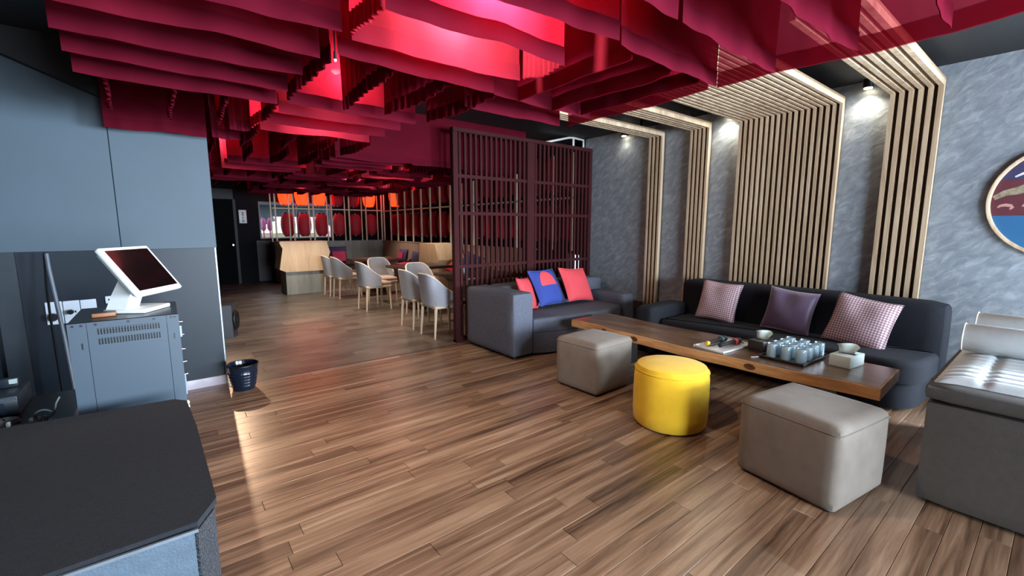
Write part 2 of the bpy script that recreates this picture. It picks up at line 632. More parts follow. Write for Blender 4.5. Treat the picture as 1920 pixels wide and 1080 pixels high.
# dark doors and recess at the end of the dining room
d1 = struct(MB().box(1.02, WY - .06, 0, 1.48, WY - .005, 2.15).build('door_1', mat('black_door', '0a0b0d', .9, spec=.1), smooth=False))
MB().box(1.0, WY - .09, 2.15, 1.5, WY - .005, 2.4).build('door_header', mat('door_header_grey', '1a1b1e', .6), d1, smooth=False)
MB().box(.96, WY - .08, 0, 1.02, WY - .005, 2.15).build('door_frame', BLACK, d1, smooth=False)
MB().box(1.48, WY - .08, 0, 1.54, WY - .005, 2.15).build('door_frame', BLACK, d1, smooth=False)
MB().cyl((1.42, WY - .06, 1.0), (1.42, WY - .11, 1.0), .02).build('door_handle', CHROME, d1)
d2 = struct(MB().box(1.95, WY - .05, .02, 2.28, WY - .005, 1.1).build('trim_3', mat('low_dark_panel', '24262b', .5), smooth=False))
t = thing('wall_notice', 'small white notice with dark marks on the black wall by the far window', 'notice', (1.69, WY - .004, 1.72))
MB().rbox(-.085, -.012, -.17, .085, 0, .17, r=.003).build('board', WHITE, t)
for zz, ww in ((.1, .03), (.06, .045), (.02, .03), (-.03, .04), (-.08, .03), (-.12, .045)):
    MB().box(-ww * .6, -.014, zz - .012, ww * .6, -.0122, zz + .012).build('mark', mat('ink', '5b5a57', .8), t, smooth=False)

# outdoors seen through the far window
struct(MB().box(-4, 13.6, -.25, 14, 26, -.2).build('ground_outside', mat('terrace_paving', '9b9488', .8), smooth=False))
t = thing('garden_parasol', 'cream pyramid parasol on the terrace outside the far window', 'parasol', (3.1, 16.2, -.2))
CREAM = mat('cream_canvas', 'e6d5b0', .8)
mb = MB()
mb.add([(-.9, -.9, 1.46), (.9, -.9, 1.46), (.9, .9, 1.46), (-.9, .9, 1.46), (0, 0, 1.92)], [(0, 1, 4), (1, 2, 4), (2, 3, 4), (3, 0, 4)])
mb.build('canopy', CREAM, t, smooth=False)
mb = MB()
for a in range(4):
    mb.box(-.9, -.91, 1.2, .9, -.89, 1.47, Matrix.Rotation(a * PI / 2, 4, 'Z'))
mb.build('valance', CREAM, t, smooth=False)
MB().cyl((0, 0, 0), (0, 0, 1.92), .03).build('pole', WHITE, t)
t = thing('street_awning', 'pink awning across the terrace beyond the parasol', 'awning', (4.3, 18.4, -.2))
MB().add([(-.9, -.8, 1.5), (.9, -.8, 1.5), (.9, .6, 2.05), (-.9, .6, 2.05), (-.9, -.8, 1.3), (.9, -.8, 1.3)], [(0, 1, 2, 3), (0, 4, 5, 1)]).build('canopy', mat('pink_canvas', 'e0a3a0', .8), t, smooth=False)
MB().cyl((-.8, -.7, 0), (-.8, -.7, 1.5), .03).cyl((.8, -.7, 0), (.8, -.7, 1.5), .03).build('posts', WHITE, t)
tag(MB().box(0, 22, -.2, 9, 23, 4.2).box(.2, 21.6, 2.4, 8.8, 22, 2.6).build('grey_building', mat('far_render', '33383d', .8), smooth=False), 'grey building across the street outside the far window', 'building')
for i, xx in enumerate((2.28, 2.46)):
    t = tag(MB().lathe([(.02, -.2), (.02, 1.34), (.04, 1.35), (.075, 1.42), (.07, 1.65), (.03, 1.72)], 12).build('flower_planter', mat('magenta_flowers', 'b0507c', .8, var=.5, scale=30), loc=(xx * 1.05, 14.9 + .1 * i, 0)), 'magenta flowers on a post outside the far window, %s one' % ('left' if i == 0 else 'right'), 'planter')

# ------------------------------------------------------------------ slatted oak panels climbing the wall and crossing the ceiling
XF = 5.225      # front of slats
def slat_panel(y0, y1, n, width, label):
    t = thing('slat_panel', label, 'slat panel', (WX - .001, (y0 + y1) / 2, 0))
    h = (y1 - y0) / 2
    zt = 2.625
    bx = 2.95
    MB().box(-.022, -h, .0, 0, h, 2.69).build('backing', BACKW, t, smooth=False)
    MB().box(bx - WX, -h, 2.673, -.0225, h, 2.69).build('ceiling_backing', mat('oak_board', '8f7458', .6), t, smooth=False)
    pitch = (y1 - y0 - width) / (n - 1)
    dx = XF - WX
    prof = [(dx, 0), (-.022, 0), (-.022, 2.672), (bx - WX, 2.672), (bx - WX, zt), (dx, zt)]
    vs = [(x, -width / 2, z) for x, z in prof] + [(x, width / 2, z) for x, z in prof]
    fs = [(0, 1, 2, 5), (2, 3, 4, 5), (11, 8, 7, 6), (11, 10, 9, 8)]
    for a in range(6):
        b = (a + 1) % 6
        fs.append((a, a + 6, b + 6, b))
    me = MB().add(vs, fs).mesh('slat', SLATW, smooth=False)
    for i in range(n):
        inst('slat', me, t, (0, -h + width / 2 + pitch * i, 0))
    MB().box(bx + .1 - WX, -.02, 2.69, bx + .16 - WX, .02, CZ).box(-.4, -.02, 2.69, -.34, .02, CZ).build('hanger', BLACK, t, smooth=False)
    return t
slat_panel(3.45, 3.65, 4, .026, 'narrowest pale oak slat panel on grey wall, nearest the lattice screen')
slat_panel(2.82, 3.06, 5, .026, 'narrow five-slat oak panel behind the left arm of the long sofa')
slat_panel(1.50, 2.47, 18, .027, 'widest oak slat panel, rising behind the middle of the long sofa')
slat_panel(.80, 1.15, 6, .034, 'six-slat oak panel behind the right end of the long sofa')

# wall downlights
for i, (yy, nm) in enumerate(((4.08, 'small unlit-looking downlight near the lattice screen, top of grey wall'), (2.62, 'lit downlight between the five-slat panel and the widest slat panel'), (1.32, 'lit downlight between the widest slat panel and the six-slat panel'))):
    t = thing('downlight', nm, 'lamp', (5.24, yy, CZ))
    MB().cyl((0, 0, 0), (0, 0, -.075), .04, n=16).build('housing', RUBBER, t)
    MB().lathe([(.033, -.0765), (.033, -.08), (.02, -.083)], 16).build('lens', emit_mat('lamp_lens', 'fff2d0', 18.0), t)
    spot(t, (0.0, 0, -.09), (2.5, 15, 15)[i], (1, .93, .74), R(140), .7, (0, R(18), 0), radius=.02)

# round artwork at the right edge
t = thing('round_picture', 'round framed picture with blue, maroon and purple bands on grey wall', 'picture', (WX - .001, .03, 1.65))
RA = .44
def disc_seg(z0, z1, r, x, th, name, m, n=24):
    pts = []
    for i in range(n + 1):
        z = z0 + (z1 - z0) * i / n
        pts.append((-math.sqrt(max(r * r - z * z, 0)), z))
    for i in range(n, -1, -1):
        z = z0 + (z1 - z0) * i / n
        q = math.sqrt(max(r * r - z * z, 0))
        if q > 1e-6:
            pts.append((q, z))
    M = Matrix(((0, 0, -1, -x), (1, 0, 0, 0), (0, 1, 0, 0), (0, 0, 0, 1)))
    return MB().prism(pts, 0, th, M=M).build(name, m, t, smooth=False)
M = Matrix.Rotation(-PI / 2, 4, 'Y')
MB().lathe([(RA - .028, 0), (RA - .028, .03), (RA - .02, .036), (RA - .004, .036), (RA, .03), (RA, 0)], 64, M, cap=False).build('frame', SLATW, t)
disc_seg(-.42, -.11, RA - .02, .004, .008, 'blue_band', mat('print_blue', '235c88', .6, var=.05))
disc_seg(-.11, .17, RA - .02, .004, .008, 'maroon_band', mat('print_maroon', '56222b', .6, var=.12))
disc_seg(.17, .42, RA - .02, .004, .008, 'purple_band', mat('print_purple', '332e50', .6, var=.2))
GOLDP = mat('print_gold', '8a7f68', .6, var=.4, scale=40)
def ribbon(pts, w, name, m, x=.0125):
    """flat painted stroke lying on the picture, y,z pairs"""
    vs, fs = [], []
    for i, (yy, zz) in enumerate(pts):
        a = Vector(pts[min(i + 1, len(pts) - 1)]) - Vector(pts[max(i - 1, 0)])
        nrm = Vector((-a.y, a.x)).normalized()
        ww = w * (0.35 + 0.65 * math.sin(PI * (i + .4) / (len(pts) - .2)))
        for s_ in (1, -1):
            vs.append((-x, yy + nrm.x * ww * s_, zz + nrm.y * ww * s_))
    for i in range(len(pts) - 1):
        fs.append((2 * i, 2 * i + 1, 2 * i + 3, 2 * i + 2))
    return MB().add(vs, fs).build(name, m, t, smooth=False)
ribbon([(.40 - i * .06, .03 + .07 * math.sin(i * .42) + .01 * (i % 2)) for i in range(13)], .04, 'gold_ridge', GOLDP)
ribbon([(.30 - i * .04, .19 + .03 * math.sin(i * .9)) for i in range(9)], .014, 'white_wisp', mat('print_white', 'c9c6c9', .6))
for q in ((.33, -.045), (.20, -.04), (.08, -.05), (-.06, -.04)):
    ribbon([(q[0] + .04 * math.cos(a * .8), q[1] + .02 * math.sin(a * .8)) for a in range(6)], .012, 'pink_swirl', mat('print_pink', 'b5837c', .6))

# ------------------------------------------------------------------ lattice screen
t = thing('lattice_screen', 'tall reddish brown wooden lattice screen behind the grey two-seat sofa', 'screen', (0, 4.73, 0))
LX0, LX1 = 2.815, 5.285
LT = 2.585
for x0, x1 in ((LX0, LX0 + .07), (3.985, 4.115), (LX1 - .06, LX1)):
    MB().rbox(x0, -.035, 0, x1, .035, LT, r=.004, n=1).build('post', REDWOOD, t, smooth=False)
MB().rbox(LX0, -.04, LT, LX1, .04, LT + .05, r=.004, n=1).build('top_rail', REDWOOD, t, smooth=False)
for za in (2.07, 1.62, .96, .50, .05):
    for x0, x1 in ((LX0 + .071, 3.984), (4.116, LX1 - .061)):
        MB().box(x0, -.022, za - .02, x1, .022, za + .02).build('rail', REDWOOD, t, smooth=False)
me = MB().box(-.016, -.014, .05, .016, .014, LT).mesh('slat', REDWOOD, smooth=False)
for x0, x1, n in ((LX0 + .07, 3.985, 14), (4.115, LX1 - .06, 14)):
    for i in range(n):
        inst('slat', me, t, (x0 + (x1 - x0) * (i + .5) / n, 0, 0))
MB().rbox(LX0, -.045, 0, LX0 + .12, .045, .03, r=.004, n=1).build('foot', REDWOOD, t, smooth=False)
t = thing('white_pipe_bracket', 'white bent pipe bracket above the lattice screen near the grey wall', 'pipe', (0, 4.73, LT + .05))
MB().tube([(4.42, .3, .02), (4.92, .12, .145), (5.0, .1, .15), (5.22, .1, .14), (5.22, .1, 0)], .016).build('pipe', WHITE, t)
MB().tube([(5.0, .1, .14), (5.0, .1, 0)], .016).tube([(4.55, .25, .04), (4.9, .1, .0)], .010).build('strut', WHITE, t)

# ------------------------------------------------------------------ hanging cabinets at left
for i, (x0, x1, lb) in enumerate(((-.97, -.262, 'left blue-grey hanging cabinet, its top lost in the dark'), (-.258, .378, 'right blue-grey hanging cabinet above the tilted screen'))):
    t = thing('hanging_cabinet', lb, 'cabinet', (0, YW, 0))
    MB().box(x0 + .002, -.04, 1.29, x1 - .002, -.002, 2.78).build('body', mat('cabinet_edge', '33424f', .5), t, smooth=False)
    MB().rbox(x0, -.06, 1.27, x1, -.041, 2.78, r=.002, n=1).build('door', CABM, t, smooth=False)
t = thing('hanging_cabinet', 'leftmost blue-grey hanging cabinet at the frame edge', 'cabinet', (0, YW, 0))
MB().box(-1.83, -.04, 1.29, -.976, -.002, 2.78).build('body', mat('cabinet_edge', '33424f', .5), t, smooth=False)
MB().rbox(-1.83, -.06, 1.275, -.974, -.041, 2.78, r=.002, n=1).build('door', CABM, t, smooth=False)

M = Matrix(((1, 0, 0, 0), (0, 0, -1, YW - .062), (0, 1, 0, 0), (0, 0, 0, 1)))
struct(MB().prism([(-1.9, 2.80), (-1.9, 3.05 - .0), (-1.0, 2.72), (-.15, 2.37), (-.15, 2.80)][:1] + [(-1.9, 2.79), (-1.0, 2.72), (-.15, 2.37), (-.15, 2.80)], 0, .10, M=M).build('shade_wedge', BLACK, smooth=False))  # black wedge standing in for the sloping shadow on the cabinet tops

# ------------------------------------------------------------------ red drapes hung in a grid under the ceiling
ZB = 2.20
def drape_mesh(w, h, amp, freq, seed, m, hem_m):
    rnd = random.Random(seed)
    nx, nz = int(22 + freq * 3), 7
    ph = [rnd.uniform(0, 6.28) for _ in range(5)]
    def P(u, v, off=0.0):
        # u 0..1 across, v 0 bottom .. 1 top
        a = amp * (1 - .35 * v)
        yy = a * math.sin(2 * PI * freq * u + ph[0] + .6 * math.sin(5 * u + ph[1])) + a * .45 * math.sin(2 * PI * freq * 2.3 * u + ph[2])
        yy += .012 * math.sin(3 * u + ph[3]) * (1 - v)
        sag = .004 * math.sin(2.5 * PI * u + ph[4]) + .004 * math.sin(7 * u + ph[1]) - .006 * math.sin(PI * u)
        z = h * v + sag * (1 - v) ** 2
        return ((u - .5) * w * (1 - .015 * (1 - v)), yy + off, z)
    vs = [P(i / nx, j / nz) for j in range(nz + 1) for i in range(nx + 1)]
    fs = [(j * (nx + 1) + i, j * (nx + 1) + i + 1, (j + 1) * (nx + 1) + i + 1, (j + 1) * (nx + 1) + i) for j in range(nz) for i in range(nx)]
    cloth = MB().add(vs, fs).mesh('drape', m, ang=180)
    hv = .075 / h
    vs = [P(i / nx, v, -.004) for v in (-.004, hv) for i in range(nx + 1)]
    fs = [(i, i + 1, nx + 2 + i, nx + 1 + i) for i in range(nx)]
    hem = MB().add(vs, fs).mesh('hem', hem_m, ang=180)
    rod = MB().cyl((-w / 2, 0, h), (w / 2, 0, h), .007, n=6).mesh('rod', RUBBER)
    return cloth, hem, rod
H = .605
FLAT = [drape_mesh(.86, H, .006, 2.2, 10 + i, CLOTH, HEMM) for i in range(5)]
PLEAT = [drape_mesh(.84, H, .009, 9, 30 + i, CLOTH, HEMM) for i in range(4)]
VOI = [drape_mesh(1.1, H, .006, 4, 50 + i, VOILE, VOILE) for i in range(2)]
BIGF = [drape_mesh(.9, .605, .004, 1.5, 70 + i, CLOTH, HEMM) for i in range(2)]
def drape(kind, i, x, y, z, along_y, label, cat='drape', group=None, sx=1.0):
    ms = kind[i % len(kind)]
    rz = PI / 2 if along_y else 0
    o = inst('red_drape', ms[0], None, (x, y, z), (0, 0, rz + random.uniform(-.012, .012)))
    o.scale = (sx, 1, 1)
    tag(o, label, cat, group)
    inst('hem', ms[1], o)
    inst('rod', ms[2], o)
    return o
seed = 0
A0, B0, C0 = .175, 1.09, 1.965     # column centres
def row_label(col, k, n, block):
    return 'red %s, %s from camera' % (block, ORD[k])
def run(col, ys, block, kind=FLAT, along_y=False, xs=None, yc=None, sx=1.0, group='red drapes hung under the ceiling'):
    global seed
    if along_y:
        for k, x in enumerate(xs):
            drape(kind, seed, x, yc, ZB + random.uniform(-.012, 0), True, 'red %s, %s from left' % (block, ORD[k]), group=group, sx=sx)
            seed += 1
    else:
        for k, y in enumerate(ys):
            drape(kind, seed, col, y, ZB + random.uniform(-.012, 0), False, row_label(col, k, len(ys), block), group=group, sx=sx)
            seed += 1
run(A0, (1.86, 2.16, 2.46, 2.76, 3.05), 'drape hung crosswise in left column', sx=1.04)
run(A0, None, 'lengthwise drape behind left column crosswise drapes', PLEAT, True, (-.18, .12, .38, .62), 3.55)
drape(FLAT, 1, .05, 4.52, 2.19, False, 'red drape at back of left column, touching the hanging cabinet tops', group='red drapes hung under the ceiling', sx=.74)
drape(FLAT, 2, .55, 4.1, ZB, False, 'short red drape beside the right hanging cabinet corner', group='red drapes hung under the ceiling', sx=.16)
run(B0, (.95, 1.24, 1.54, 1.87, 2.07), 'crosswise drape around near bright lamp, middle column')
drape(PLEAT, 1, 1.535, 1.70, ZB, True, 'short red side drape closing the near lamp bay on the right', group='red drapes hung under the ceiling', sx=.34)
drape(PLEAT, 2, .66, 1.70, ZB, True, 'short red side drape closing the near lamp bay on the left', group='red drapes hung under the ceiling', sx=.34)
run(B0, None, 'pleated lengthwise drape between the two bright bays', PLEAT, True, (.66, .96, 1.26, 1.57), 2.55)
run(B0, (3.03, 3.29, 3.62, 3.96), 'crosswise drape around farther bright lamp, middle column')
run(B0, None, 'pleated lengthwise drape beyond the farther bright bay', PLEAT, True, (.66, .96, 1.26, 1.57), 4.5)
run(C0, (.38, .67, .97, 1.25), 'crosswise drape in right column near the table', sx=.98)
run(C0, None, 'lengthwise drape in right column', FLAT, True, (1.71, 2.01, 2.27), 1.72)
run(C0, (2.14, 2.44), 'crosswise drape at far end of right column', sx=.98)
for k, yy in enumerate((1.86, .72, -.42)):
    drape(VOI, k, 2.41, yy, ZB - .01, True, 'sheer red drape along right edge above the table, %s counting toward camera' % ORD[k], group='sheer red drapes')
for k, xx in enumerate((1.99, 2.88, 3.77)):
    drape(BIGF, k, xx, 5.02, 2.2, False, 'flat red drape across dining room entrance, %s of three from left' % ORD[k], group='red drapes hung under the ceiling')
# the dining room's own grid
for ci, cx in enumerate((1.09, 1.965, 2.85, 3.74)):
    for bi in range(7):
        y0 = 5.12 + bi * .88
        if ci == 0 and bi > 4:
            continue
        cross = (ci + bi) % 2 == 1
        for k in range(3):
            bl = 'over dining room, %s bay deep, %s column, %s %s' % (ORD[bi], ORD[ci], ORD[k], 'crosswise' if cross else 'lengthwise')
            if cross:
                drape(FLAT, seed, cx, y0 + .1 + .3 * k, ZB + random.uniform(-.012, 0), False, 'red drape ' + bl, group='red drapes over the dining room')
            else:
                drape(PLEAT, seed, cx - .3 + .3 * k, y0 + .42, ZB + random.uniform(-.012, 0), True, 'red drape ' + bl, group='red drapes over the dining room')
            seed += 1

# lamps hung among the drapes, and the added dining room fill spots
WARM = (1.0, .80, .62)
def bay_lamp(x, y, power, label, z=2.47):
    t = thing('bay_lamp', label, 'lamp', (x, y, CZ))
    MB().cyl((0, 0, 0), (0, 0, z - CZ + .05), .008, n=8).build('stem', RUBBER, t)
    MB().cyl((0, 0, z - CZ + .05), (0, 0, z - CZ + .01), .03, n=14).build('housing', RUBBER, t)
    MB().lathe([(.028, z - CZ + .009), (.028, z - CZ), (.012, z - CZ - .012)], 14).build('lens', emit_mat('lamp_lens', 'fff2d0', 18.0), t)
    point(t, (0, 0, z - CZ - .05), power, WARM, .05)
    return t
def fill_spot_above(x, y, power, label, z=2.34, size=105, col=(1.0, .86, .72)):  # added spot hidden among the drapes, brightens the dining room floor and chairs
    t = thing('fill_spot', label, 'lamp', (x, y, CZ))
    MB().cyl((0, 0, 0), (0, 0, z - CZ + .07), .008, n=8).build('stem', RUBBER, t)
    MB().cyl((0, 0, z - CZ + .07), (0, 0, z - CZ + .01), .035, n=14).build('housing', RUBBER, t)
    MB().cyl((0, 0, z - CZ + .009), (0, 0, z - CZ), .03, n=14).build('lens', emit_mat('lamp_lens', 'fff2d0', 18.0), t)
    spot(t, (0, 0, z - CZ - .02), power, col, R(size), .6, radius=.04)
    return t
bay_lamp(1.12, 1.70, 58, 'lamp inside the near bright bay of red drapes')
bay_lamp(1.08, 3.80, 36, 'lamp inside the farther bright bay of red drapes')
bay_lamp(1.0, 3.15, 9, 'small lamp behind the frontmost glowing drape of the farther bay')
bay_lamp(.74, 6.55, 16, 'lamp glowing between drapes right beside the hanging cabinet', 2.6)
drape(FLAT, 3, .50, 4.50, 2.19, False, 'narrow red drape right of the hanging cabinet corner', group='red drapes hung under the ceiling', sx=.24)
drape(PLEAT, 2, .60, 6.95, 2.2, False, 'narrow glowing drape seen just right of the hanging cabinet', group='red drapes over the dining room', sx=.14)
for k in range(4):
    drape(PLEAT, k, .44, 5.45 + .86 * k, 2.2, True, 'red lengthwise drape at left edge of dining room, %s from camera' % ORD[k], group='red drapes over the dining room')
bay_lamp(2.85, 6.45, 26, 'lamp among dining room drapes left of the lattice screen')
bay_lamp(3.4, 8.2, 22, 'lamp among dining room drapes above the middle dining table')
t = thing('track_spot', 'warm track spotlight behind the cabinet wall, aimed along the floor', 'lamp', (.56, 8.5, CZ))
MB().cyl((0, 0, 0), (0, 0, -.56), .008, n=8).cyl((0, .04, -.57), (0, -.07, -.605), .035, n=14).build('housing', RUBBER, t)
MB().cyl((0, -.0705, -.605), (0, -.076, -.607), .03, n=14).build('lens', emit_mat('lamp_lens', 'fff2d0', 18.0), t)
spot(t, (0, -.09, -.612), 140, (1.0, .66, .42), R(46), 1.0, (R(-66), 0, R(-7)), radius=.03)
fill_spot_above(1.5, 6.2, 40, 'added fill spot above the empty dining room floor')
fill_spot_above(2.42, 7.15, 62, 'added fill spot above the aisle beside the middle dining table')
fill_spot_above(2.2, 9.2, 90, 'added fill spot in front of the plywood booth')
fill_spot_above(2.42, 5.55, 40, 'added fill spot above the chairs nearest the lattice screen')
fill_spot_above(4.1, 8.3, 60, 'added fill spot in front of the tapered bench divider')
fill_spot_above(4.2, 11.0, 80, 'added fill spot above the dining room corner bench')
t = thing('spotlight', 'tiny bright spotlight among the drapes left of the near lamp bay', 'lamp', (.655, 2.06, 2.2))
MB().cyl((0, 0, 0), (0, 0, -.03), .007, n=10).cyl((0, 0, 0), (0, 0, .6), .003, n=6).build('stem', RUBBER, t)
MB().lathe([(.003, -.04), (.005, -.036), (.005, -.031)], 10).build('bulb', emit_mat('spot_bulb', 'fff2e0', 1.5), t)

# ------------------------------------------------------------------ dining room screens and lanterns
t = thing('back_screen', 'pale stick screen with grey wood base panel along the dining room back', 'screen', (0, 12.8, 0))
me = MB().box(-.018, -.015, 1.07, .018, .015, 2.62).mesh('stick', CREAMW, smooth=False)
me_back = MB().box(-.014, .12, 1.07, .014, .145, 2.62).mesh('stick', CREAMW, smooth=False)
for x in (2.33, 2.76, 3.26, 3.73, 4.21, 4.69, 5.16):
    inst('stick', me, t, (x + .02, 0, 0))
    inst('stick', me_back, t, (x - .06, 0, 0))
MB().box(2.28, -.016, 1.92, 5.2, .02, 1.95).build('rail', CREAMW, t, smooth=False)
for i in range(6):
    x0 = 2.44 + i * .46
    MB().box(x0 + .002, -.02, .0, x0 + .458, .02, 1.05).build('panel', PLYG, t, smooth=False)
MB().box(2.4, -.03, 1.05, 5.2, .15, 1.075).build('cap_rail', PLYG, t, smooth=False)
struct(MB().box(2.28, 12.74, 0, 2.42, 13.3, 1.08).build('trim_4', mat('dark_wood_post', '4c3f36', .5), smooth=False))

t = thing('side_screen', 'pale stick screen with brown wood base panel along the dining room right side', 'screen', (5.2, 0, 0))
me = MB().box(-.015, -.018, 1.07, .015, .018, 2.62).mesh('stick', CREAMW, smooth=False)
n_side = 17
for i in range(n_side):
    inst('stick', me, t, (0, 12.66 - i * .478, 0))
MB().box(-.016, 4.98, 1.90, .02, 12.78, 1.93).build('rail', CREAMW, t, smooth=False)
for i in range(1, 8):
    y0 = 5.0 + i * .97
    MB().box(-.02, y0 + .002, 0, .02, y0 + .968, 1.04).build('panel', PLYB, t, smooth=False)
MB().box(-.03, 5.97, 1.041, .1, 12.76, 1.066).build('cap_rail', PLYB, t, smooth=False)

def lantern_meshes(m):
    prof = []
    n = 14
    for i in range(n + 1):
        s_ = i / n
        z = -.30 + .60 * s_
        r = .10 + .078 * math.sin(PI * s_) ** .55
        prof.append((r * (1 + (.012 if i % 2 else -.012)), z))
    sh = MB().lathe(prof, 18, cap=False).mesh('shade', m, ang=180)
    cap = MB().cyl((0, 0, -.025), (0, 0, 0), .102, n=16).mesh('cap', RUBBER)
    cord = MB().cyl((0, 0, .32), (0, 0, .49), .004, n=5).mesh('cord', RUBBER)
    return sh, cap, cord
LU, LL = lantern_meshes(LANT), lantern_meshes(LANTLIT)
def lantern(x, y, z, lit, label, cord=True):
    ms = LL if lit else LU
    t = thing('paper_lantern', label, 'lantern', (x, y, z), group='red paper lanterns')
    inst('shade', ms[0], t)
    inst('cap', ms[1], t, (0, 0, .323))
    inst('cap', ms[1], t, (0, 0, -.298))
    o = inst('cord', ms[2], t)
    if not cord:
        o.location = (0, 0, -.001)
    if lit:
        point(t, (0, 0, 0), 3, (1, .25, .08), .08)
for i, x in enumerate((2.70, 3.11, 3.56, 4.04, 4.50, 4.97)):
    lantern(x, 13.13, 1.52, False, 'red paper lantern in lower row along back screen, %s from left' % ORD[i], False)
    lit = i in (0, 1, 2, 5)
    lantern(x - .03, 13.13, 2.34, lit, '%s red paper lantern in upper row along back screen, %s from left' % ('glowing' if lit else 'unlit', ORD[i]))
for i in range(16):
    y = 12.42 - i * .478
    lantern(5.46, y, 1.52, False, 'red paper lantern in lower row behind side screen, %s from the far corner' % ORD[i], False)
    lit = i == 0
    lantern(5.46, y, 2.34, lit, '%s red paper lantern in upper row behind side screen, %s from the far corner' % ('glowing' if lit else 'unlit', ORD[i]))

# ------------------------------------------------------------------ dining furniture
def make_chair(label):
    t = thing('dining_chair', label, 'chair', group='pale dining chairs')
    # faces +X, origin at the seat centre on the floor
    MB().soft(-.20, -.21, .435, .25, .21, .50, r=.025, bulge=.004, n=5, topb=.012).build('seat', SEATF, t)
    MB().rbox(-.215, -.215, .395, .245, .215, .436, r=.012, n=2).build('seat_frame', CREAMW, t)
    for sx, sy in ((.215, .185), (.215, -.185), (-.19, .185), (-.19, -.185)):
        MB().cyl((sx + (.015 if sx > 0 else -.03), sy * 1.06, 0), (sx, sy, .40), .012, .022, n=10).build('leg', CREAMW, t)
    # wrap-around shell
    na, nz = 18, 8
    vs, fs = [], []
    def pt(u, v, th):
        a = (u * 2 - 1) * R(100)
        top = .845 - .27 * (abs(u * 2 - 1) ** 2.6)
        z = .43 + (top - .43) * v
        lean = .055 * ((z - .43) / .4) ** 1.2
        rx, ry = .215 + th, .222 + th
        ca, sa = math.cos(a), math.sin(a)
        px = -math.copysign(abs(ca) ** .62, ca) * rx * (1.0 if ca > 0 else .9)
        py = math.copysign(abs(sa) ** .62, sa) * ry
        return (px - .015 - lean * max(ca, 0), py, z)
    for side, th in ((0, 0.012), (1, -.016)):
        for j in range(nz + 1):
            for i in range(na + 1):
                vs.append(pt(i / na, j / nz, th))
    W = na + 1
    K = W * (nz + 1)
    for s_ in (0, 1):
        for j in range(nz):
            for i in range(na):
                a = s_ * K + j * W + i
                fs.append((a, a + 1, a + W + 1, a + W))
    for i in range(na):
        fs.append((i, i + 1, K + i + 1, K + i))
        a = nz * W + i
        fs.append((a, a + 1, K + a + 1, K + a))
    for j in range(nz):
        a = j * W
        fs.append((a, a + W, K + a + W, K + a))
        a = j * W + na
        fs.append((a, a + W, K + a + W, K + a))
    MB().add(vs, fs).build('backrest', CHAIRF, t)
    MB().tube([pt(i / 36, 1, -.002) for i in range(37)], .0125, 6).build('piping', mat('cream_piping', 'd9cfc0', .7), t)
    return t
C_ = [
    (2.90, 5.20, 0, 'pale dining chair nearest the lattice screen, back to the aisle'),
    (2.92, 5.87, 0, 'pale dining chair second from the lattice screen, back to the aisle'),
    (2.90, 7.65, .02, 'pale dining chair alone at the aisle side of the middle table'),
    (2.95, 9.28, 0, 'pale dining chair at the far table, nearer of its aisle pair'),
    (2.91, 9.78, 0, 'pale dining chair at the far table, beside the plywood booth'),
    (3.32, 8.3, -PI / 2, 'pale dining chair facing the camera behind the middle table'),
    (3.35, 6.65, -PI / 2, 'pale dining chair facing the camera behind the near table'),
]
proto = make_chair(C_[0][3])
for i, (x, y, rz, lb) in enumerate(C_):
    o = proto if i == 0 else copy_tree(proto)
    o.location = (x, y, 0)
    o.rotation_euler = (0, 0, rz)
    o['label'] = lb
def dtable(x, y, lx, ly, label):
    t = thing('dining_table', label, 'table', (x, y, 0), group='dark dining tables')
    MB().rbox(-lx / 2, -ly / 2, .715, lx / 2, ly / 2, .76, r=.006).build('tabletop', DTABLE, t)
    MB().rbox(-.09, -ly * .28, .03, .09, ly * .28, .714, r=.006).build('pedestal', DTABLE, t)
    MB().rbox(-lx * .3, -ly * .36, 0, lx * .3, ly * .36, .03, r=.006).build('base', DTABLE, t)
dtable(3.72, 5.55, 1.0, .95, 'dark dining table nearest the lattice screen, glassware on it')
dtable(3.66, 7.38, .95, .8, 'dark dining table in the middle, one chair at its aisle side')
dtable(3.68, 9.5, 1.0, 1.0, 'dark dining table farthest back, beside the plywood booth')
# glassware on near table
GL = glass_mat('drinking_glass', (0.88, 0.96, 1.0, 1), .35, .38)
for i, (dx, dy) in enumerate(((0, 0), (.09, .03), (.03, .1))):
    t = tag(MB().lathe([(.024, 0), (.03, .09), (.028, .09), (.022, .006)], 14).build('drinking_glass', GL, loc=(3.46 + dx, 5.62 + dy, .761)), 'clear glass on the near dark dining table, %s of three' % ('left', 'right', 'rear')[i], 'glass', 'glasses on the dining table')

# booths
t = thing('plywood_booth', 'plywood booth end with flared upper panel and grey base, before the far window', 'booth', (0, 10.3, 0))
prof = [(1.92, 1.13), (2.88, 1.13), (2.94, .90), (2.80, .50), (2.02, .50), (1.90, .56), (1.98, 1.0)]
M = Matrix(((1, 0, 0, 0), (0, 0, 1, 0), (0, 1, 0, 0), (0, 0, 0, 1)))
MB().prism(prof, 0, .55, M=M).build('upper_panel', PLY, t, smooth=False)
MB().rbox(2.02, .05, 0, 2.78, .6, .499, r=.004, n=1).build('base', PLYG, t, smooth=False)
MB().box(1.93, -.01, 1.131, 2.9, .56, 1.15).build('top_board', PLY, t, smooth=False)
t = thing('booth_divider', 'plywood tapered bench divider standing against the side screen', 'divider', (4.5, 8.6, 0))
M = Matrix(((0, 0, 1, 0), (1, 0, 0, 0), (0, 1, 0, 0), (0, 0, 0, 1)))
MB().prism([(-.42, 0), (.5, 0), (.5, .54), (.42, 1.1), (-.28, 1.1), (-.42, .76)], 0, .64, M=M).build('panel', PLY, t, smooth=False)
t = thing('corner_bench', 'dark seat bench along side and back screens of the dining room', 'bench', (0, 0, 0))
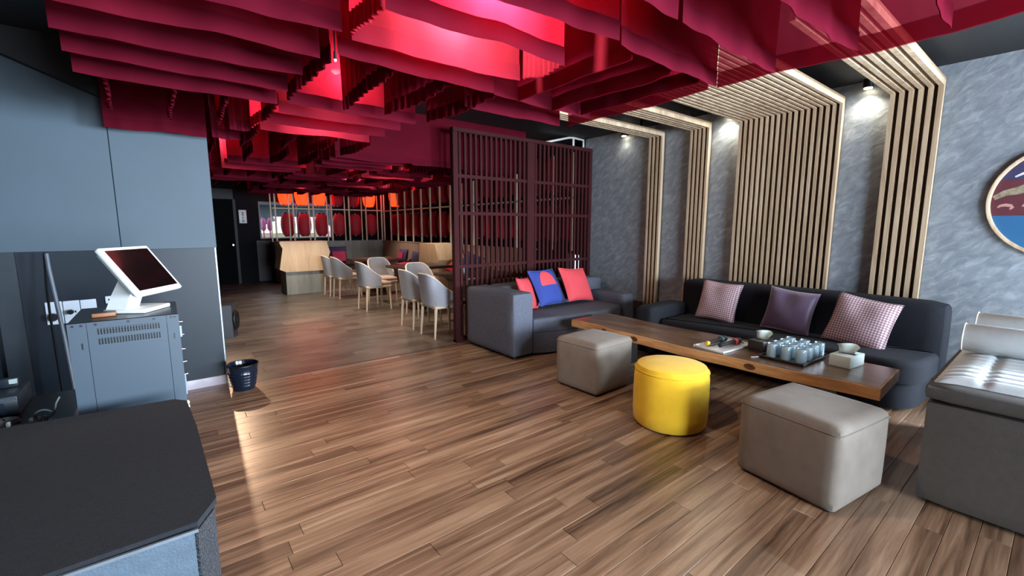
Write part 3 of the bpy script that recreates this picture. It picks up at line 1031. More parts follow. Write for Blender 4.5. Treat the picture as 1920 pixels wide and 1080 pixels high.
MB().rbox(4.62, 9.15, .40, 5.17, 12.7, .48, r=.02, n=2).build('seat', DTABLE, t)
MB().box(4.70, 9.15, 0, 5.17, 12.7, .40).build('base', PLYB, t, smooth=False)
MB().rbox(2.95, 12.2, .40, 4.60, 12.77, .48, r=.02, n=2).build('seat', DTABLE, t)
MB().box(2.95, 12.28, 0, 4.60, 12.77, .40).build('base', PLYB, t, smooth=False)
t = thing('side_bench', 'dark seat bench between the tapered divider and lattice screen', 'bench', (0, 0, 0))
MB().rbox(4.62, 5.0, .40, 5.17, 8.15, .48, r=.02, n=2).build('seat', DTABLE, t)
MB().box(4.70, 5.0, 0, 5.17, 8.15, .40).build('base', PLYB, t, smooth=False)

def cushion_mesh(name, s, th, m, n=14, crease=0.0, seed=1):
    rnd = random.Random(seed)
    ph = [rnd.uniform(0, 6) for _ in range(4)]
    vs, fs = [], []
    for side in (1, -1):
        for j in range(n + 1):
            for i in range(n + 1):
                u, v = i / n * 2 - 1, j / n * 2 - 1
                u = math.copysign(abs(u) ** .8, u)
                v = math.copysign(abs(v) ** .8, v)
                x = u * s * (1 - .075 * (1 - v * v))
                z = v * s * (1 - .075 * (1 - u * u))
                q = max(0, (1 - u * u) * (1 - v * v))
                y = th * q ** .42
                y *= 1 - crease * math.exp(-((u * .8 + .1) ** 2) * 10) * math.exp(-((v - .75) ** 2) * 3)
                y += .006 * math.sin(5 * u + ph[0]) * math.sin(4 * v + ph[1]) * q
                vs.append((x, side * y, z))
    W = n + 1
    K = W * W
    for s_ in (0, 1):
        for j in range(n):
            for i in range(n):
                a = s_ * K + j * W + i
                fs.append((a, a + 1, a + W + 1, a + W))
    rim = [i for i in range(W)] + [j * W + n for j in range(1, W)] + [n * W + i for i in range(n - 1, -1, -1)] + [j * W for j in range(n - 1, 0, -1)]
    for a, b in zip(rim, rim[1:] + rim[:1]):
        fs.append((a, b, K + b, K + a))
    return MB().add(vs, fs).mesh(name, m, ang=180)

def cushion(name, label, s, th, m, loc, rot, crease=0.0, seed=1, group=None):
    """loc = middle; rot euler; local face is -Y, up is Z"""
    o = inst(name, cushion_mesh(name, s, th, m, crease=crease, seed=seed), None, loc, rot)
    return tag(o, label, 'cushion', group)

# patterned covers
def pattern_mat(name, kind):
    m = bpy.data.materials.new(name)
    m.use_nodes = True
    nt = m.node_tree
    N, L = nt.nodes, nt.links
    b = N['Principled BSDF']
    b.inputs['Roughness'].default_value = .8
    tc = N.new('ShaderNodeTexCoord')
    sp = N.new('ShaderNodeSeparateXYZ')
    L.new(tc.outputs['Object'], sp.inputs[0])
    def mth(op, a, bb=None):
        nd = N.new('ShaderNodeMath')
        nd.operation = op
        for i, q in enumerate((a, bb)):
            if q is None:
                continue
            if isinstance(q, (int, float)):
                nd.inputs[i].default_value = q
            else:
                L.new(q, nd.inputs[i])
        return nd.outputs[0]
    def mix(f, a, bb):
        nd = N.new('ShaderNodeMix')
        nd.data_type = 'RGBA'
        L.new(f, nd.inputs[0])
        for i, q in ((6, a), (7, bb)):
            if isinstance(q, tuple):
                nd.inputs[i].default_value = q
            else:
                L.new(q, nd.inputs[i])
        return nd.outputs[2]
    X, Z = sp.outputs[0], sp.outputs[2]
    if kind == 'diamond':
        k = 150.0
        s1 = mth('SINE', mth('MULTIPLY', mth('ADD', X, Z), k))
        s2 = mth('SINE', mth('MULTIPLY', mth('SUBTRACT', X, Z), k))
        f = mth('GREATER_THAN', mth('MULTIPLY', s1, s2), .12)
        L.new(mix(f, lin('8e6a76'), lin('d9c4c6')), b.inputs['Base Color'])
    else:   # half disc
        dx = mth('ADD', X, .01)
        r2 = mth('ADD', mth('MULTIPLY', dx, dx), mth('MULTIPLY', mth('MULTIPLY', Z, Z), .45))
        inside = mth('LESS_THAN', r2, .0190)
        up = mth('GREATER_THAN', Z, 0.0)
        low = mth('LESS_THAN', Z, 0.0)
        top = mth('MULTIPLY', inside, up)
        edge = mth('MULTIPLY', mth('GREATER_THAN', X, .155), up)
        c1 = mix(top, lin('2b3f8f'), lin('e0484f'))
        c2 = mix(mth('MULTIPLY', mth('GREATER_THAN', X, .15), low), c1, lin('22284a'))
        c3 = mix(edge, c2, lin('22284a'))
        L.new(c3, b.inputs['Base Color'])
    MC[name] = m
    return m
DIA = pattern_mat('diamond_weave', 'diamond')
HALF = pattern_mat('half_disc_print', 'half')
PURP = mat('purple_satin', '65506a', .5, var=.1, scale=6, sheen=.3)
CORAL = mat('coral_cotton', 'd5454f', .75, var=.05, scale=10)
PLUM = mat('plum_cotton', '3a2450', .8)
RASP = mat('raspberry_cotton', 'a3244a', .8)
# dining cushions
def framed_cushion(label, loc, rot, s=.2):
    o = cushion('cushion', label, s, .06, PLUM, loc, rot, group='dining bench cushions')
    M_ = Matrix(((1, 0, 0, -s * .2), (0, 0, 1, -.066), (0, 1, 0, 0), (0, 0, 0, 1)))
    MB().prism([(-s * .5, -s * .55), (s * .5, -s * .55), (s * .5, s * .55), (-s * .5, s * .55)], 0, .006, M=M_).build('patch', RASP, o, smooth=False)
    return o
o = cushion('cushion', 'raspberry red cushion with plum border on the back bench', .24, .07, PLUM, (3.72, 12.3, .70), (R(-12), 0, 0), group='dining bench cushions')
M_ = Matrix(((1, 0, 0, 0), (0, 0, 1, -.078), (0, 1, 0, -.03), (0, 0, 0, 1)))
MB().prism([(-.17, -.15), (.17, -.15), (.17, .12), (-.17, .12)], 0, .02, M=M_).build('patch', RASP, o, smooth=False)
framed_cushion('plum cushion with raspberry patch on the side bench, farther one', (4.98, 10.95, .68), (R(-12), 0, R(-80)), .2)
cushion('cushion', 'plain plum cushion on the side bench near the divider', .19, .06, PLUM, (4.95, 10.1, .66), (R(-14), 0, R(-75)), group='dining bench cushions')
cushion('cushion', 'raspberry seat cushion lying flat on the side bench', .22, .04, RASP, (4.88, 10.55, .52), (R(90), 0, R(10)), group='dining bench cushions')
cushion('cushion', 'navy cushion leaning behind the near dining table glasses', .23, .08, mat('navy_cotton', '1c2448', .8), (4.90, 7.55, .70), (R(-15), R(20), R(-60)), group='dining bench cushions')
cushion('cushion', 'red cushion tucked under the navy one behind the glasses', .2, .06, mat('red_cotton', 'a3202c', .8), (4.76, 7.85, .62), (R(-30), R(35), R(-65)), group='dining bench cushions')

# subwoofer box in the dining room and the bin
t = thing('floor_speaker', 'black floor speaker with round port on dining floor beside the cabinet wall', 'speaker', (.47, 6.9, 0))
MB().prism([(-.3, -.14), (.17, -.14), (.235, -.02), (.235, .22), (-.3, .22)], 0, .44, r=.02).build('body', mat('speaker_black', '23262c', .6), t)
MB().lathe([(.05, 0), (.075, .0), (.085, .01), (.075, .02), (.05, .004)], 20, Matrix.Translation((.212, -.095, .23)) @ Matrix.Rotation(R(62), 4, 'Z') @ Matrix.Rotation(PI / 2, 4, 'X') @ Matrix.Scale(1.6, 4, (0, 1, 0)), cap=False).build('port_ring', RUBBER, t)
MB().cyl((.205, -.09, .23), (.209, -.092, .23), .05, n=16).build('port', RUBBER, t)
t = thing('waste_bin', 'glossy dark blue ribbed waste bin at the cabinet wall corner', 'bin', (.475, 4.52, 0))
prof = [(.085, 0), (.088, .01)]
for i in range(5):
    z = .03 + i * .028
    prof += [(.092 + i * .005, z), (.099 + i * .005, z + .012), (.095 + i * .005, z + .024)]
prof += [(.117, .19), (.124, .225), (.126, .232), (.120, .232), (.112, .20), (.085, .02)]
MB().lathe(prof, 32).build('body', GLOSSB, t)
MB().lathe([(.122, .222), (.128, .226), (.128, .234), (.122, .237), (.117, .232)], 32, cap=False).build('rim', RUBBER, t)

# ------------------------------------------------------------------ lounge furniture
# long dark sofa against the grey wall
t = thing('long_sofa', 'long charcoal sofa against the grey wall under the slat panels', 'sofa', (0, 0, 0))
def rounded(pts, rad, n=6):
    out = []
    m = len(pts)
    for i, p in enumerate(pts):
        r = rad[i] if isinstance(rad, (list, tuple)) else rad
        if r <= 0:
            out.append(p)
            continue
        a = Vector(pts[i - 1]) - Vector(p)
        b = Vector(pts[(i + 1) % m]) - Vector(p)
        a.normalize()
        b.normalize()
        P_ = Vector(p)
        for k in range(n + 1):
            s_ = k / n
            q0 = P_ + a * r * (1 - s_)
            q1 = P_ + b * r * s_
            out.append(tuple(q0.lerp(q1, s_)))
    return out
MB().prism(rounded([(4.40, .64), (5.12, .60), (5.12, 2.80), (4.40, 2.80)], [.22, .02, .02, .02]), .03, .25, r=.015, n=2).build('base', SOFA, t)
seat_pts = rounded([(4.34, .60), (4.93, .57), (4.93, 2.79), (4.34, 2.79)], [.26, .03, .02, .03], 10)
MB().prism(seat_pts, .252, .43, r=.055, n=5).build('seat', SOFA, t)
MB().soft(4.93, .56, .05, 5.20, 2.90, .83, r=.07, bulge=.008, n=10).build('backrest', SOFA, t)
MB().soft(4.20, 2.81, .03, 4.93, 3.04, .56, r=.05, bulge=.008, n=8).build('arm', SOFA, t)
for x, y in ((4.5, .85), (4.5, 2.7), (5.05, .7), (5.05, 2.7)):
    MB().cyl((x, y, 0), (x, y, .035), .03).build('foot', RUBBER, t)
TL = R(-17)
cushion('cushion', 'pink diamond-weave cushion at the left end of the long sofa', .225, .085, DIA, (4.80, 2.37, .635), (TL, R(3), R(-90)), .35, 1, 'sofa cushions')
cushion('cushion', 'plain purple satin cushion in the middle of the long sofa', .22, .08, PURP, (4.80, 1.66, .63), (TL, R(5), R(-90)), .5, 2, 'sofa cushions')
cushion('cushion', 'pink diamond-weave cushion at the right end of the long sofa', .235, .085, DIA, (4.77, 1.08, .62), (R(-22), R(9), R(-90)), .3, 3, 'sofa cushions')

# grey two-seat sofa against the lattice
t = thing('two_seat_sofa', 'grey fabric two-seat sofa with high left arm, backed onto the lattice', 'sofa', (0, 0, 0))
MB().soft(2.89, 3.64, .03, 3.19, 4.58, .735, r=.035, bulge=.006, n=9).build('arm', SOFA2, t)
MB().soft(3.17, 4.26, .05, 5.08, 4.60, .73, r=.06, bulge=.008, n=9).build('backrest', SOFA2, t)
bul = [(3.2, 4.24), (3.2, 3.66)] + [(3.2 + 1.55 * i / 12, 3.66 - .16 * math.sin(PI * i / 12) ** .8) for i in range(1, 12)] + [(4.75, 3.66), (4.75, 4.24)]
MB().prism(bul, .03, .27, r=.01, n=2).build('base', SOFA2, t)
MB().prism(bul, .272, .43, r=.05, n=5).build('seat', SOFA2, t)
MB().soft(4.76, 3.62, .03, 5.0, 4.25, .56, r=.05, bulge=.006, n=8).build('arm', SOFA2, t)
for x, y in ((2.97, 3.72), (3.1, 4.5), (4.9, 3.75), (4.95, 4.5)):
    MB().cyl((x, y, 0), (x, y, .035), .03).build('foot', RUBBER, t)
cushion('cushion', 'blue cushion with coral half-disc leaning on the grey two-seat sofa', .25, .075, HALF, (3.84, 4.13, .69), (R(-30), R(0), R(6)), .0, 4, 'two-seat sofa cushions')
cushion('cushion', 'plain coral cushion leaning on the grey two-seat sofa', .25, .075, CORAL, (4.38, 4.13, .68), (R(-30), R(4), R(0)), .0, 5, 'two-seat sofa cushions')
cushion('cushion', 'coral cushion mostly hidden behind the half-disc cushion', .215, .06, CORAL, (3.50, 4.12, .635), (R(-22), R(4), R(28)), .0, 6, 'two-seat sofa cushions')

# poufs
def pouf(label, x, y, w, d, h, rz):
    t = thing('cube_pouf', label, 'pouf', (x, y, 0), rz, group='grey suede cube poufs')
    MB().soft(-w / 2, -d / 2, .012, w / 2, d / 2, h, r=.036, bulge=.010, n=9, topb=.02).build('body', POUF, t)
    for sx in (-1, 1):
        for sy in (-1, 1):
            MB().cyl((sx * w * .4, sy * d * .4, 0), (sx * w * .4, sy * d * .4, .02), .018, n=8).build('foot', RUBBER, t)
    vs = []
    zz = h - .035
    pts = rounded([(-w / 2 - .003, -d / 2 - .003), (w / 2 + .003, -d / 2 - .003), (w / 2 + .003, d / 2 + .003), (-w / 2 - .003, d / 2 + .003)], .05, 5)
    MB().tube([(a, b, zz) for a, b in pts] + [(pts[0][0], pts[0][1], zz)], .004, 5).build('seam', POUF, t)
pouf('grey suede cube pouf left of the yellow pouf', 3.04, 2.625, .515, .49, .46, R(2))
pouf('grey suede cube pouf nearest the camera, in front of the table end', 2.825, .815, .535, .535, .465, R(-9))
t = thing('round_pouf', 'yellow velvet round pouf between the two grey cube poufs', 'pouf', (2.875, 1.735, 0))
MB().lathe([(.245, .012), (.259, .03), (.265, .1), (.266, .25), (.264, .36), (.257, .42), (.242, .448), (.19, .46), (.1, .466), (.02, .468)], 48).build('body', YELLOW, t)
MB().tube([(.260 * math.cos(2 * PI * i / 48), .260 * math.sin(2 * PI * i / 48), .418) for i in range(49)], .004, 5).build('seam', YELLOW, t)
MB().cyl((0, 0, 0), (0, 0, .014), .2, n=32).build('base', RUBBER, t)

# live-edge slab table
t = thing('slab_table', 'long low live-edge wooden slab table in front of the long sofa', 'table', (0, 0, 0))
SLABT = wood('slab_top', ['3d291d', '5a3f2d', '73543c', '84664c'], .3, stretch=(20, 3, 20), coat=.35, rnd=False)
SLABE = wood('slab_edge', ['86603c', 'b08052', 'cb9a68', 'dcb285'], .5, stretch=(14, 4, 30), rnd=False)
rnd = random.Random(3)
front, back = [], []
NS = 28
for i in range(NS + 1):
    s_ = i / NS
    yy = .64 + 2.67 * s_
    fx = 3.44 - .065 * math.sin(PI * min(1, s_ * 1.15)) + .035 * max(0, s_ - .8) * 5 * .4 + .008 * math.sin(s_ * 23) + rnd.uniform(-.004, .004)
    bx = 4.03 + .03 * math.sin(s_ * 7) + rnd.uniform(-.005, .005)
    front.append((fx, yy))
    back.append((bx, yy + .02 * (1 - s_) + .0))
outl = front + back[::-1]
MB().prism(outl, .372, .45, r=.006, n=2).build('slab', SLABE, t)
inn = [(x + .012, y + (.012 if i == 0 else 0) - (.012 if i == NS else 0)) for i, (x, y) in enumerate(front)] + [(x - .012, y + (.012 if i == 0 else 0) - (.012 if i == NS else 0)) for i, (x, y) in enumerate(back)][::-1]
MB().prism(inn, .4495, .452, r=0).build('top_face', SLABT, t, smooth=False)
for yy in (1.05, 2.85):
    MB().rbox(3.52, yy - .06, 0, 3.94, yy + .06, .371, r=.005, n=1).build('leg', mat('black_steel_leg', '1b1715', .5), t, smooth=False)
for q in (.32, .7, .83):
    i = int(q * NS)
    MB().lathe([(.002, 0), (.012, .001), (.02, .004), (.024, .0)], 10, Matrix.Translation((front[i][0] - .001, front[i][1], .41)) @ Matrix.Rotation(-PI / 2, 4, 'Y') @ Matrix.Scale(1.8, 4, (0, 1, 0))).build('knot', mat('dark_knot', '54331f', .6), t)

ZT = .4525
# white tray with microphones
t = thing('white_tray', 'white rectangular tray holding the microphones on the slab table', 'tray', (3.655, 1.735, ZT), R(-5))
MB().rbox(-.215, -.125, 0, .215, .125, .006, r=.002).build('bottom', WHITE, t)
for a in ((-.225, -.135, .225, -.123), (-.225, .123, .225, .135), (-.225, -.123, -.213, .123), (.213, -.123, .225, .123)):
    MB().rbox(a[0], a[1], 0, a[2], a[3], .018, r=.003).build('rim', WHITE, t)
def mic(label, p, ang, endcol, ringcol):
    t = thing('microphone', label, 'microphone', p, ang, group='microphones on the tray')
    RY = Matrix.Rotation(PI / 2, 4, 'Y')
    MB().lathe([(.012, 0), (.017, .006), (.016, .07), (.018, .16), (.019, .2)], 16, RY).build('handle', mat('mic_black', '1a1c20', .35), t)
    MB().lathe([(.013, -.03), (.018, -.026), (.018, .0), (.0165, .006)], 16, RY).build('end_cap', mat(*endcol), t)
    MB().lathe([(.02, .19), (.028, .196), (.028, .215), (.02, .22)], 8, RY).build('ring', mat(*ringcol), t)
    MB().lathe([(.018, .218), (.027, .24), (.028, .258), (.022, .275), (.006, .284)], 16, RY).build('grille', mat('mic_grille', '2a2c2f', .4, metal=.5, bump=.6, bscale=500), t)
mic('black microphone with yellow end cap on the white tray', (3.52, 1.80, ZT + .036), R(-2), ('mic_yellow', 'd8ae30', .5), ('mic_teal', '2d5c66', .5))
mic('black microphone with red ring on the white tray', (3.545, 1.70, ZT + .036), R(-4), ('mic_black', '1a1c20', .35), ('mic_red', 'd8485a', .5))
# tissue boxes
def tissue_box(label, x, y, rz, bm_, lx, ly, hz):
    t = thing('tissue_box', label, 'tissue box', (x, y, ZT), rz)
    MB().rbox(-lx / 2, -ly / 2, 0, lx / 2, ly / 2, hz, r=.005).build('box', bm_, t)
    MB().rbox(-.055, -.022, hz - .002, .055, .022, hz + .001, r=.001, n=1).build('slot', RUBBER, t)
    n = 10
    vs, fs = [], []
    for j in range(6):
        for i in range(n + 1):
            u = i / n * 2 - 1
            v = j / 5
            vs.append((u * (.04 + .034 * v), .03 * math.sin(u * 3.2) * v + .012 * math.sin(v * 5 + u), hz + .075 * v * (1 - .25 * u * u)))
    for j in range(5):
        for i in range(n):
            a = j * (n + 1) + i
            fs.append((a, a + 1, a + n + 2, a + n + 1))
    MB().add(vs, fs).build('tissue', PAPER, t, ang=180)
    return t
tissue_box('black tissue box with white tissue on the slab table', 3.81, 1.49, R(80), mat('tissue_black', '302d2e', .4), .13, .2, .085)
tissue_box('white tissue box near the right end of the slab table', 3.855, .93, R(82), mat('tissue_white', 'c9d4cf', .5, var=.03), .135, .22, .085)
# glasses on black tray
t = thing('black_tray', 'black tray of upturned glasses on the slab table', 'tray', (3.775, 1.245, ZT), R(-3))
MB().rbox(-.225, -.15, 0, .225, .15, .008, r=.003).build('bottom', RUBBER, t)
for a in ((-.235, -.16, .235, -.148), (-.235, .148, .235, .16), (-.235, -.148, -.223, .148), (.223, -.148, .235, .148)):
    MB().rbox(a[0], a[1], 0, a[2], a[3], .02, r=.003).build('rim', RUBBER, t)
gm = MB().lathe([(.036, 0), (.038, .02), (.036, .1), (.030, .104), (.028, .098), (.032, .09), (.034, .004)], 20).mesh('drinking_glass', GL)
for r_ in range(3):
    for c_ in range(4):
        o = inst('drinking_glass', gm, None, (3.775 - .157 + .105 * c_, 1.245 + .1 - .1 * r_ - .005 * c_, ZT + .009))
        tag(o, 'upturned clear glass on black tray, %s across table, %s toward table right end' % (ORD[c_], ORD[r_]), 'glass', 'upturned glasses on the black tray')
o = MB().cyl((3.49, 1.44, ZT + .004), (3.60, 1.385, ZT + .004), .004, n=8).build('white_stick', WHITE)
tag(o, 'small white stick lying in front of the black tissue box', 'stick')

# grey chaise at right edge
t = thing('chaise', 'grey upholstered chaise bench at the right edge with tufted pale pad', 'chaise', (0, 0, 0))
MB().soft(3.03, -1.5, .02, 4.35, .385, .565, r=.03, bulge=.004, n=8).build('base', CHAISE, t)
MB().soft(3.015, -1.52, .567, 4.36, .395, .65, r=.035, bulge=.004, n=10).build('top_frame', CHAISE, t)
# tufted pad
nx, ny = 110, 130
vs, fs = [], []
px0, px1, py0, py1 = 3.13, 4.3, -1.42, .375
for j in range(ny + 1):
    for i in range(nx + 1):
        u, v = i / nx, j / ny
        e = min(1, min(u, 1 - u, v, 1 - v) * 18)
        gx, gy = (u * 12) % 1, (v * 10) % 1
        dx_, dy_ = min(gx, 1 - gx), min(gy, 1 - gy)
        groove = .55 * math.exp(-(dx_ / .10) ** 2) * (.35 + .65 * math.exp(-((gy - .5) / .42) ** 2)) + .35 * math.exp(-(dy_ / .09) ** 2)
        btn = math.exp(-((dx_ / .13) ** 2 + (dy_ / .16) ** 2))
        z = .640 + .045 * (e ** .5) * (1 - min(1, .75 * groove + .45 * btn))
        vs.append((px0 + (px1 - px0) * u, py0 + (py1 - py0) * v, z))
for j in range(ny):
    for i in range(nx):
        a = j * (nx + 1) + i
        fs.append((a, a + 1, a + nx + 2, a + nx + 1))
MB().add(vs, fs).build('tufted_pad', CHAISET, t, ang=60)
def bolster(label, x, z, r, y1):
    t = thing('bolster', label, 'bolster', (x, y1, z), group='pale bolsters on the chaise')
    RX = Matrix.Rotation(PI / 2, 4, 'X')
    MB().lathe([(r * .55, 0), (r * .9, .004), (r, .02), (r * 1.01, .6), (r, 1.65), (r * .9, 1.666), (r * .5, 1.67)], 32, RX).build('body', CHAISET, t)
    MB().tube([(r * .97 * math.cos(2 * PI * i / 32), -.006, r * .97 * math.sin(2 * PI * i / 32)) for i in range(33)], .005, 6).build('piping', WHITE, t)
bolster('pale round bolster lying in front along the chaise pad', 3.86, .778, .085, .36)
bolster('pale round bolster behind the front one on the chaise', 4.08, .805, .105, .33)

# ------------------------------------------------------------------ equipment at left
# big speaker in the foreground
t = thing('large_speaker', 'large black-topped speaker cabinet with side grille in the left foreground', 'speaker', (0, 0, 0))
out = [(-.95, 1.46), (.012, 1.485), (.066, 1.59), (.05, 2.25), (.03, 2.62), (-.02, 2.68), (-.95, 2.76)]
ins = [(-.93, 1.475), (.0, 1.50), (.05, 1.60), (.036, 2.24), (.018, 2.60), (-.03, 2.66), (-.93, 2.74)]
MB().prism(out, .585, .605).build('top', SPKTOP, t)
MB().prism([(-.94, 1.50), (-.02, 1.52), (.03, 1.61), (.02, 2.24), (.0, 2.6), (-.04, 2.65), (-.94, 2.72)], .02, .584).build('carcass', RUBBER, t, smooth=False)
MB().box(-.94, 1.472, .02, .002, 1.499, .584).build('front_panel', SPKSIDE, t, smooth=False)
def gr(p0, p1, z0, z1):
    a, b = Vector(p0), Vector(p1)
    d = (b - a).normalized()
    nrm = Vector((d.y, -d.x))
    q = [a, b, b - nrm * .012, a - nrm * .012]
    MB().prism([tuple(v) for v in q], z0, z1).build('grille', GRILLE, t, smooth=False)
gr((.010, 1.496), (.060, 1.592), .33, .57)
gr((.010, 1.496), (.060, 1.592), .04, .315)
gr((.060, 1.60), (.044, 2.24), .33, .57)
gr((.060, 1.60), (.044, 2.24), .04, .315)
MB().box(-.94, 1.466, .583, .012, 1.474, .592).build('edge_trim', mat('aluminium_trim', '8b97a3', .35, metal=.7), t, smooth=False)

# equipment rack
t = thing('equipment_rack', 'blue-grey steel equipment rack with vent slots under the tilted screen', 'rack', (0, 0, 0))
x0, x1, y0, y1 = -.385, .035, 2.88, 3.38
MB().box(x0 + .003, y0 + .008, .02, x1 - .004, y1, .985).build('body', RUBBER, t, smooth=False)
MB().rbox(x0, y0, .95, x1, y1, 1.0, r=.003, n=1).build('top', mat('rack_top', '1a1c20', .35), t, smooth=False)
# three side panels with true slots
def slotted(xa, xb, slots, name):
    mb = MB()
    z0_, z1_ = .02, .997
    zs = [.962, .938, .914, .890]
    mb.box(xa, y0 - .004, z0_, xb, y0 + .004, .885)
    mb.box(xa, y0 - .004, .965, xb, y0 + .004, z1_)
    mb.box(xa, y0 - .004, .915, xb, y0 + .004, .935)
    if slots:
        pitch = (xb - xa) / slots
        for zz in (.885, .935):
            for i in range(slots):
                mb.box(xa + i * pitch, y0 - .004, zz, xa + (i + .42) * pitch, y0 + .004, zz + .030)
    return mb.build(name, STEEL, t, smooth=False)
MB().box(x0, y0 - .004, .02, x0 + .066, y0 + .004, .997).build('side_panel', STEEL, t, smooth=False)
MB().box(x1 - .05, y0 - .004, .02, x1, y0 + .004, .997).build('side_panel', STEEL, t, smooth=False)
MB().box(x0 + .068, y0 - .004, .02, x0 + .098, y0 + .004, .997).box(x1 - .082, y0 - .004, .02, x1 - .052, y0 + .004, .997).build('panel_margin', STEEL, t, smooth=False)
slotted(x0 + .098, x1 - .082, 22, 'vent_panel')
for x, z in ((x0 + .02, .985), (x0 + .05, .985), (x0 + .1, .985), (x1 - .2, .985), (x1 - .1, .985), (x1 - .03, .985), (x1 - .015, .985)):
    MB().cyl((x, y0 - .004, z), (x, y0 - .008, z), .005, n=8).build('screw', RUBBER, t)
for x in (x0 + .045, x1 - .025):
    MB().box(x - .003, y0 - .0055, .87, x + .003, y0 - .0035, .9).build('keyhole', RUBBER, t, smooth=False)
for i, z in enumerate((.95, .88, .80, .73, .66)):
    MB().cyl((x1, y0 + .035, z), (x1 + .016, y0 + .035, z), .008, n=10).build('knob', CHROME, t)
MB().box(x1 - .002, y0 + .02, .87, x1 + .008, y0 + .06, .93).box(x1 - .002, y0 + .02, .55, x1 + .006, y0 + .06, .66).build('unit_front', mat('unit_silver', '78838f', .4, metal=.6), t, smooth=False)
for z in (.50, .478, .45, .425):
    MB().lathe([(.011, 0), (.009, .006), (.004, .009)], 10, Matrix.Translation((x1, y0 + .03, z)) @ Matrix.Rotation(PI / 2, 4, 'Y')).build('indicator', emit_mat('indicator_led', 'd8f0c0', 2.5), t)
# tilted touch screen
t = thing('touch_monitor', 'white tilted touch monitor on a slab stand atop the equipment rack', 'monitor', (-.13, 3.10, 1.001), R(58.4))
MB().rbox(-.085, -.085, 0, .125, .115, .022, r=.006).build('foot', WHITE, t)
MX = Matrix(((0, 0, 1, 0), (1, 0, 0, 0), (0, 1, 0, 0), (0, 0, 0, 1)))
MB().prism([(.005, .022), (.10, .022), (.065, .10), (.0, .22), (-.06, .20)], -.085, .02, r=.006, M=MX).build('neck', WHITE, t)
MT = Matrix.Translation((-.034, -.06, .224)) @ Matrix.Rotation(R(-34.9), 4, 'X')
MB().rbox(-.172, -.012, -.145, .172, .016, .145, r=.009, n=3, M=MT).build('bezel', WHITE, t)
MB().rbox(-.155, .014, -.128, .155, .032, .128, r=.008, n=2, M=MT).build('rear_cover', WHITE, t)
MB().box(-.150, -.0135, -.120, .150, -.0115, .124, M=MT).build('screen', mat('screen_black', '0a0708', .08, spec=.6), t, smooth=False)
o = MB().rbox(-.045, -.03, 0, .045, .03, .02, r=.003).build('wooden_block', mat('orange_wood', '8a5a3c', .5), loc=(-.262, 3.02, 1.001))
tag(o, 'small brown wooden block beside the monitor stand on the rack', 'block')
# wall sockets
def socket(label, xa, xb, za, zb, gangs):
    t = thing('wall_socket', label, 'socket', (0, YW, 0))
    w = (xb - xa) / gangs
    for i in range(gangs):
        MB().rbox(xa + i * w + .002, -.012, za, xa + (i + 1) * w - .002, 0, zb, r=.003, n=1).build('plate', mat('socket_white', 'c9d6e2', .4, var=.03), t)
        for q in (-.02, .02):
            MB().box(xa + (i + .5) * w + q - .004, -.0135, (za + zb) / 2 - .008, xa + (i + .5) * w + q + .004, -.0115, (za + zb) / 2 + .008).build('slot', RUBBER, t, smooth=False)
    return t
t = socket('white triple wall socket behind the equipment rack at left', -.74, -.45, .71, .885, 3)
MB().cyl((-.70, -.013, .77), (-.70, -.05, .77), .03).build('plug', RUBBER, t)
MB().cyl((-.60, -.013, .80), (-.60, -.05, .80), .018).build('plug', RUBBER, t)
socket('small white wall socket behind the monitor neck', -.40, -.31, .84, .90, 1)
o = MB().tube([(-.665, 4.60, 1.26), (-.66, 4.58, 1.15), (-.645, 4.56, .95), (-.62, 4.5, .65), (-.60, 4.45, .3), (-.58, 4.4, .012)], .013, 8).build('grey_hose', mat('grey_hose', '59636f', .5))
tag(o, 'grey hose hanging from the cabinet past the white wall socket', 'hose')
o = MB().tube([(-.69, 4.70, 1.26), (-.70, 4.68, 1.0), (-.70, 4.66, .8), (-.69, 4.62, .4), (-.68, 4.6, .01)], .008, 6).build('black_cable', RUBBER)
tag(o, 'black cable hanging left of the grey hose', 'cable')
o = MB().box(-.97, YW - .035, 0, -.85, YW - .002, 1.27).build('wall_panel', mat('dark_panel_strip', '232d36', .5), smooth=False)
struct(o)
o.name = 'trim_5'
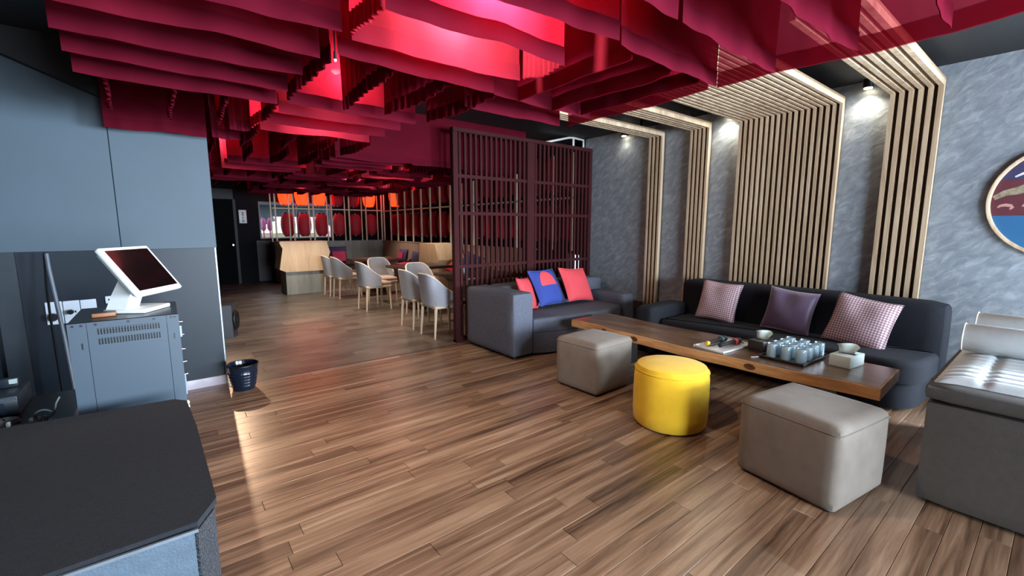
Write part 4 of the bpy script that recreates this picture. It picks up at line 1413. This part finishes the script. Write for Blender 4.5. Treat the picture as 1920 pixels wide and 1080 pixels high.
# low stand with amplifier etc.
t = thing('equipment_shelf', 'low black equipment shelf behind the large speaker', 'shelf', (0, 0, 0))
MB().box(-1.0, 3.0, .455, -.44, 3.66, .475).build('board', RUBBER, t, smooth=False)
for xx in (-.99, -.47):
    MB().box(xx, 3.02, 0, xx + .02, 3.64, .455).build('leg', RUBBER, t, smooth=False)
t = thing('amplifier', 'dark amplifier box on the shelf at the left edge', 'amplifier', (-.80, 3.47, .476))
MB().rbox(-.17, -.15, 0, .14, .15, .105, r=.006).build('case', mat('amp_dark', '27303a', .4), t)
MB().box(-.165, -.158, .085, .135, -.15, .10).build('grip', mat('amp_grey', '56636f', .4), t, smooth=False)
for q in (-.1, -.03, .04):
    MB().box(q, -.156, .015, q + .05, -.151, .075).build('front_plate', mat('amp_blue', '2d3b4c', .35), t, smooth=False)
t = thing('computer_mouse', 'pale computer mouse lying beside the amplifier at left edge', 'mouse', (-.69, 3.17, .476), R(25))
MB().lathe([(.045, 0), (.05, .012), (.042, .03), (.022, .04), (.004, .042)], 20, Matrix.Scale(1.25, 4, (1, 0, 0)) @ Matrix.Scale(.8, 4, (0, 1, 0))).build('shell', PAPER, t)
MB().box(-.001, -.035, .036, .001, .0, .0425).build('button_gap', RUBBER, t, smooth=False)
pts = []
for i in range(30):
    s_ = i / 29
    a = -1.2 + 5.2 * s_
    if s_ < .72:
        pts.append((-.535 + .038 * math.cos(a + 1.6), 3.10 + .03 * math.sin(a * .7), .512 + .033 * math.sin(a + 1.6)))
q = pts[-1]
pts += [(q[0] + .03, q[1], q[2] - .002), (q[0] + .055, q[1] + .01, q[2] + .025), (q[0] + .065, q[1] + .01, q[2] + .07), (q[0] + .08, q[1] + .01, q[2] + .1)]
o = MB().tube(pts, .004, 6).build('white_cable', PAPER)
tag(o, 'white curled cable between amplifier and equipment rack', 'cable')
t = thing('power_strip', 'black power strip with white plugs behind the large speaker', 'power strip', (-.60, 3.045, .476))
MB().rbox(-.12, -.02, 0, .11, .025, .03, r=.004).build('strip', RUBBER, t)
for q in (-.1, -.055, .02, .05, .07):
    MB().rbox(q, -.012, .03, q + .014, .012, .055, r=.003, n=1).build('plug', PAPER, t)
t = thing('adapter', 'small white plug adapter above the amplifier', 'adapter', (-.72, 3.53, .582))
MB().rbox(-.035, -.02, 0, .035, .02, .05, r=.004).build('case', mat('amp_dark', '27303a', .4), t)
MB().rbox(.0, -.026, .02, .032, -.018, .046, r=.002, n=1).build('label_plate', PAPER, t)
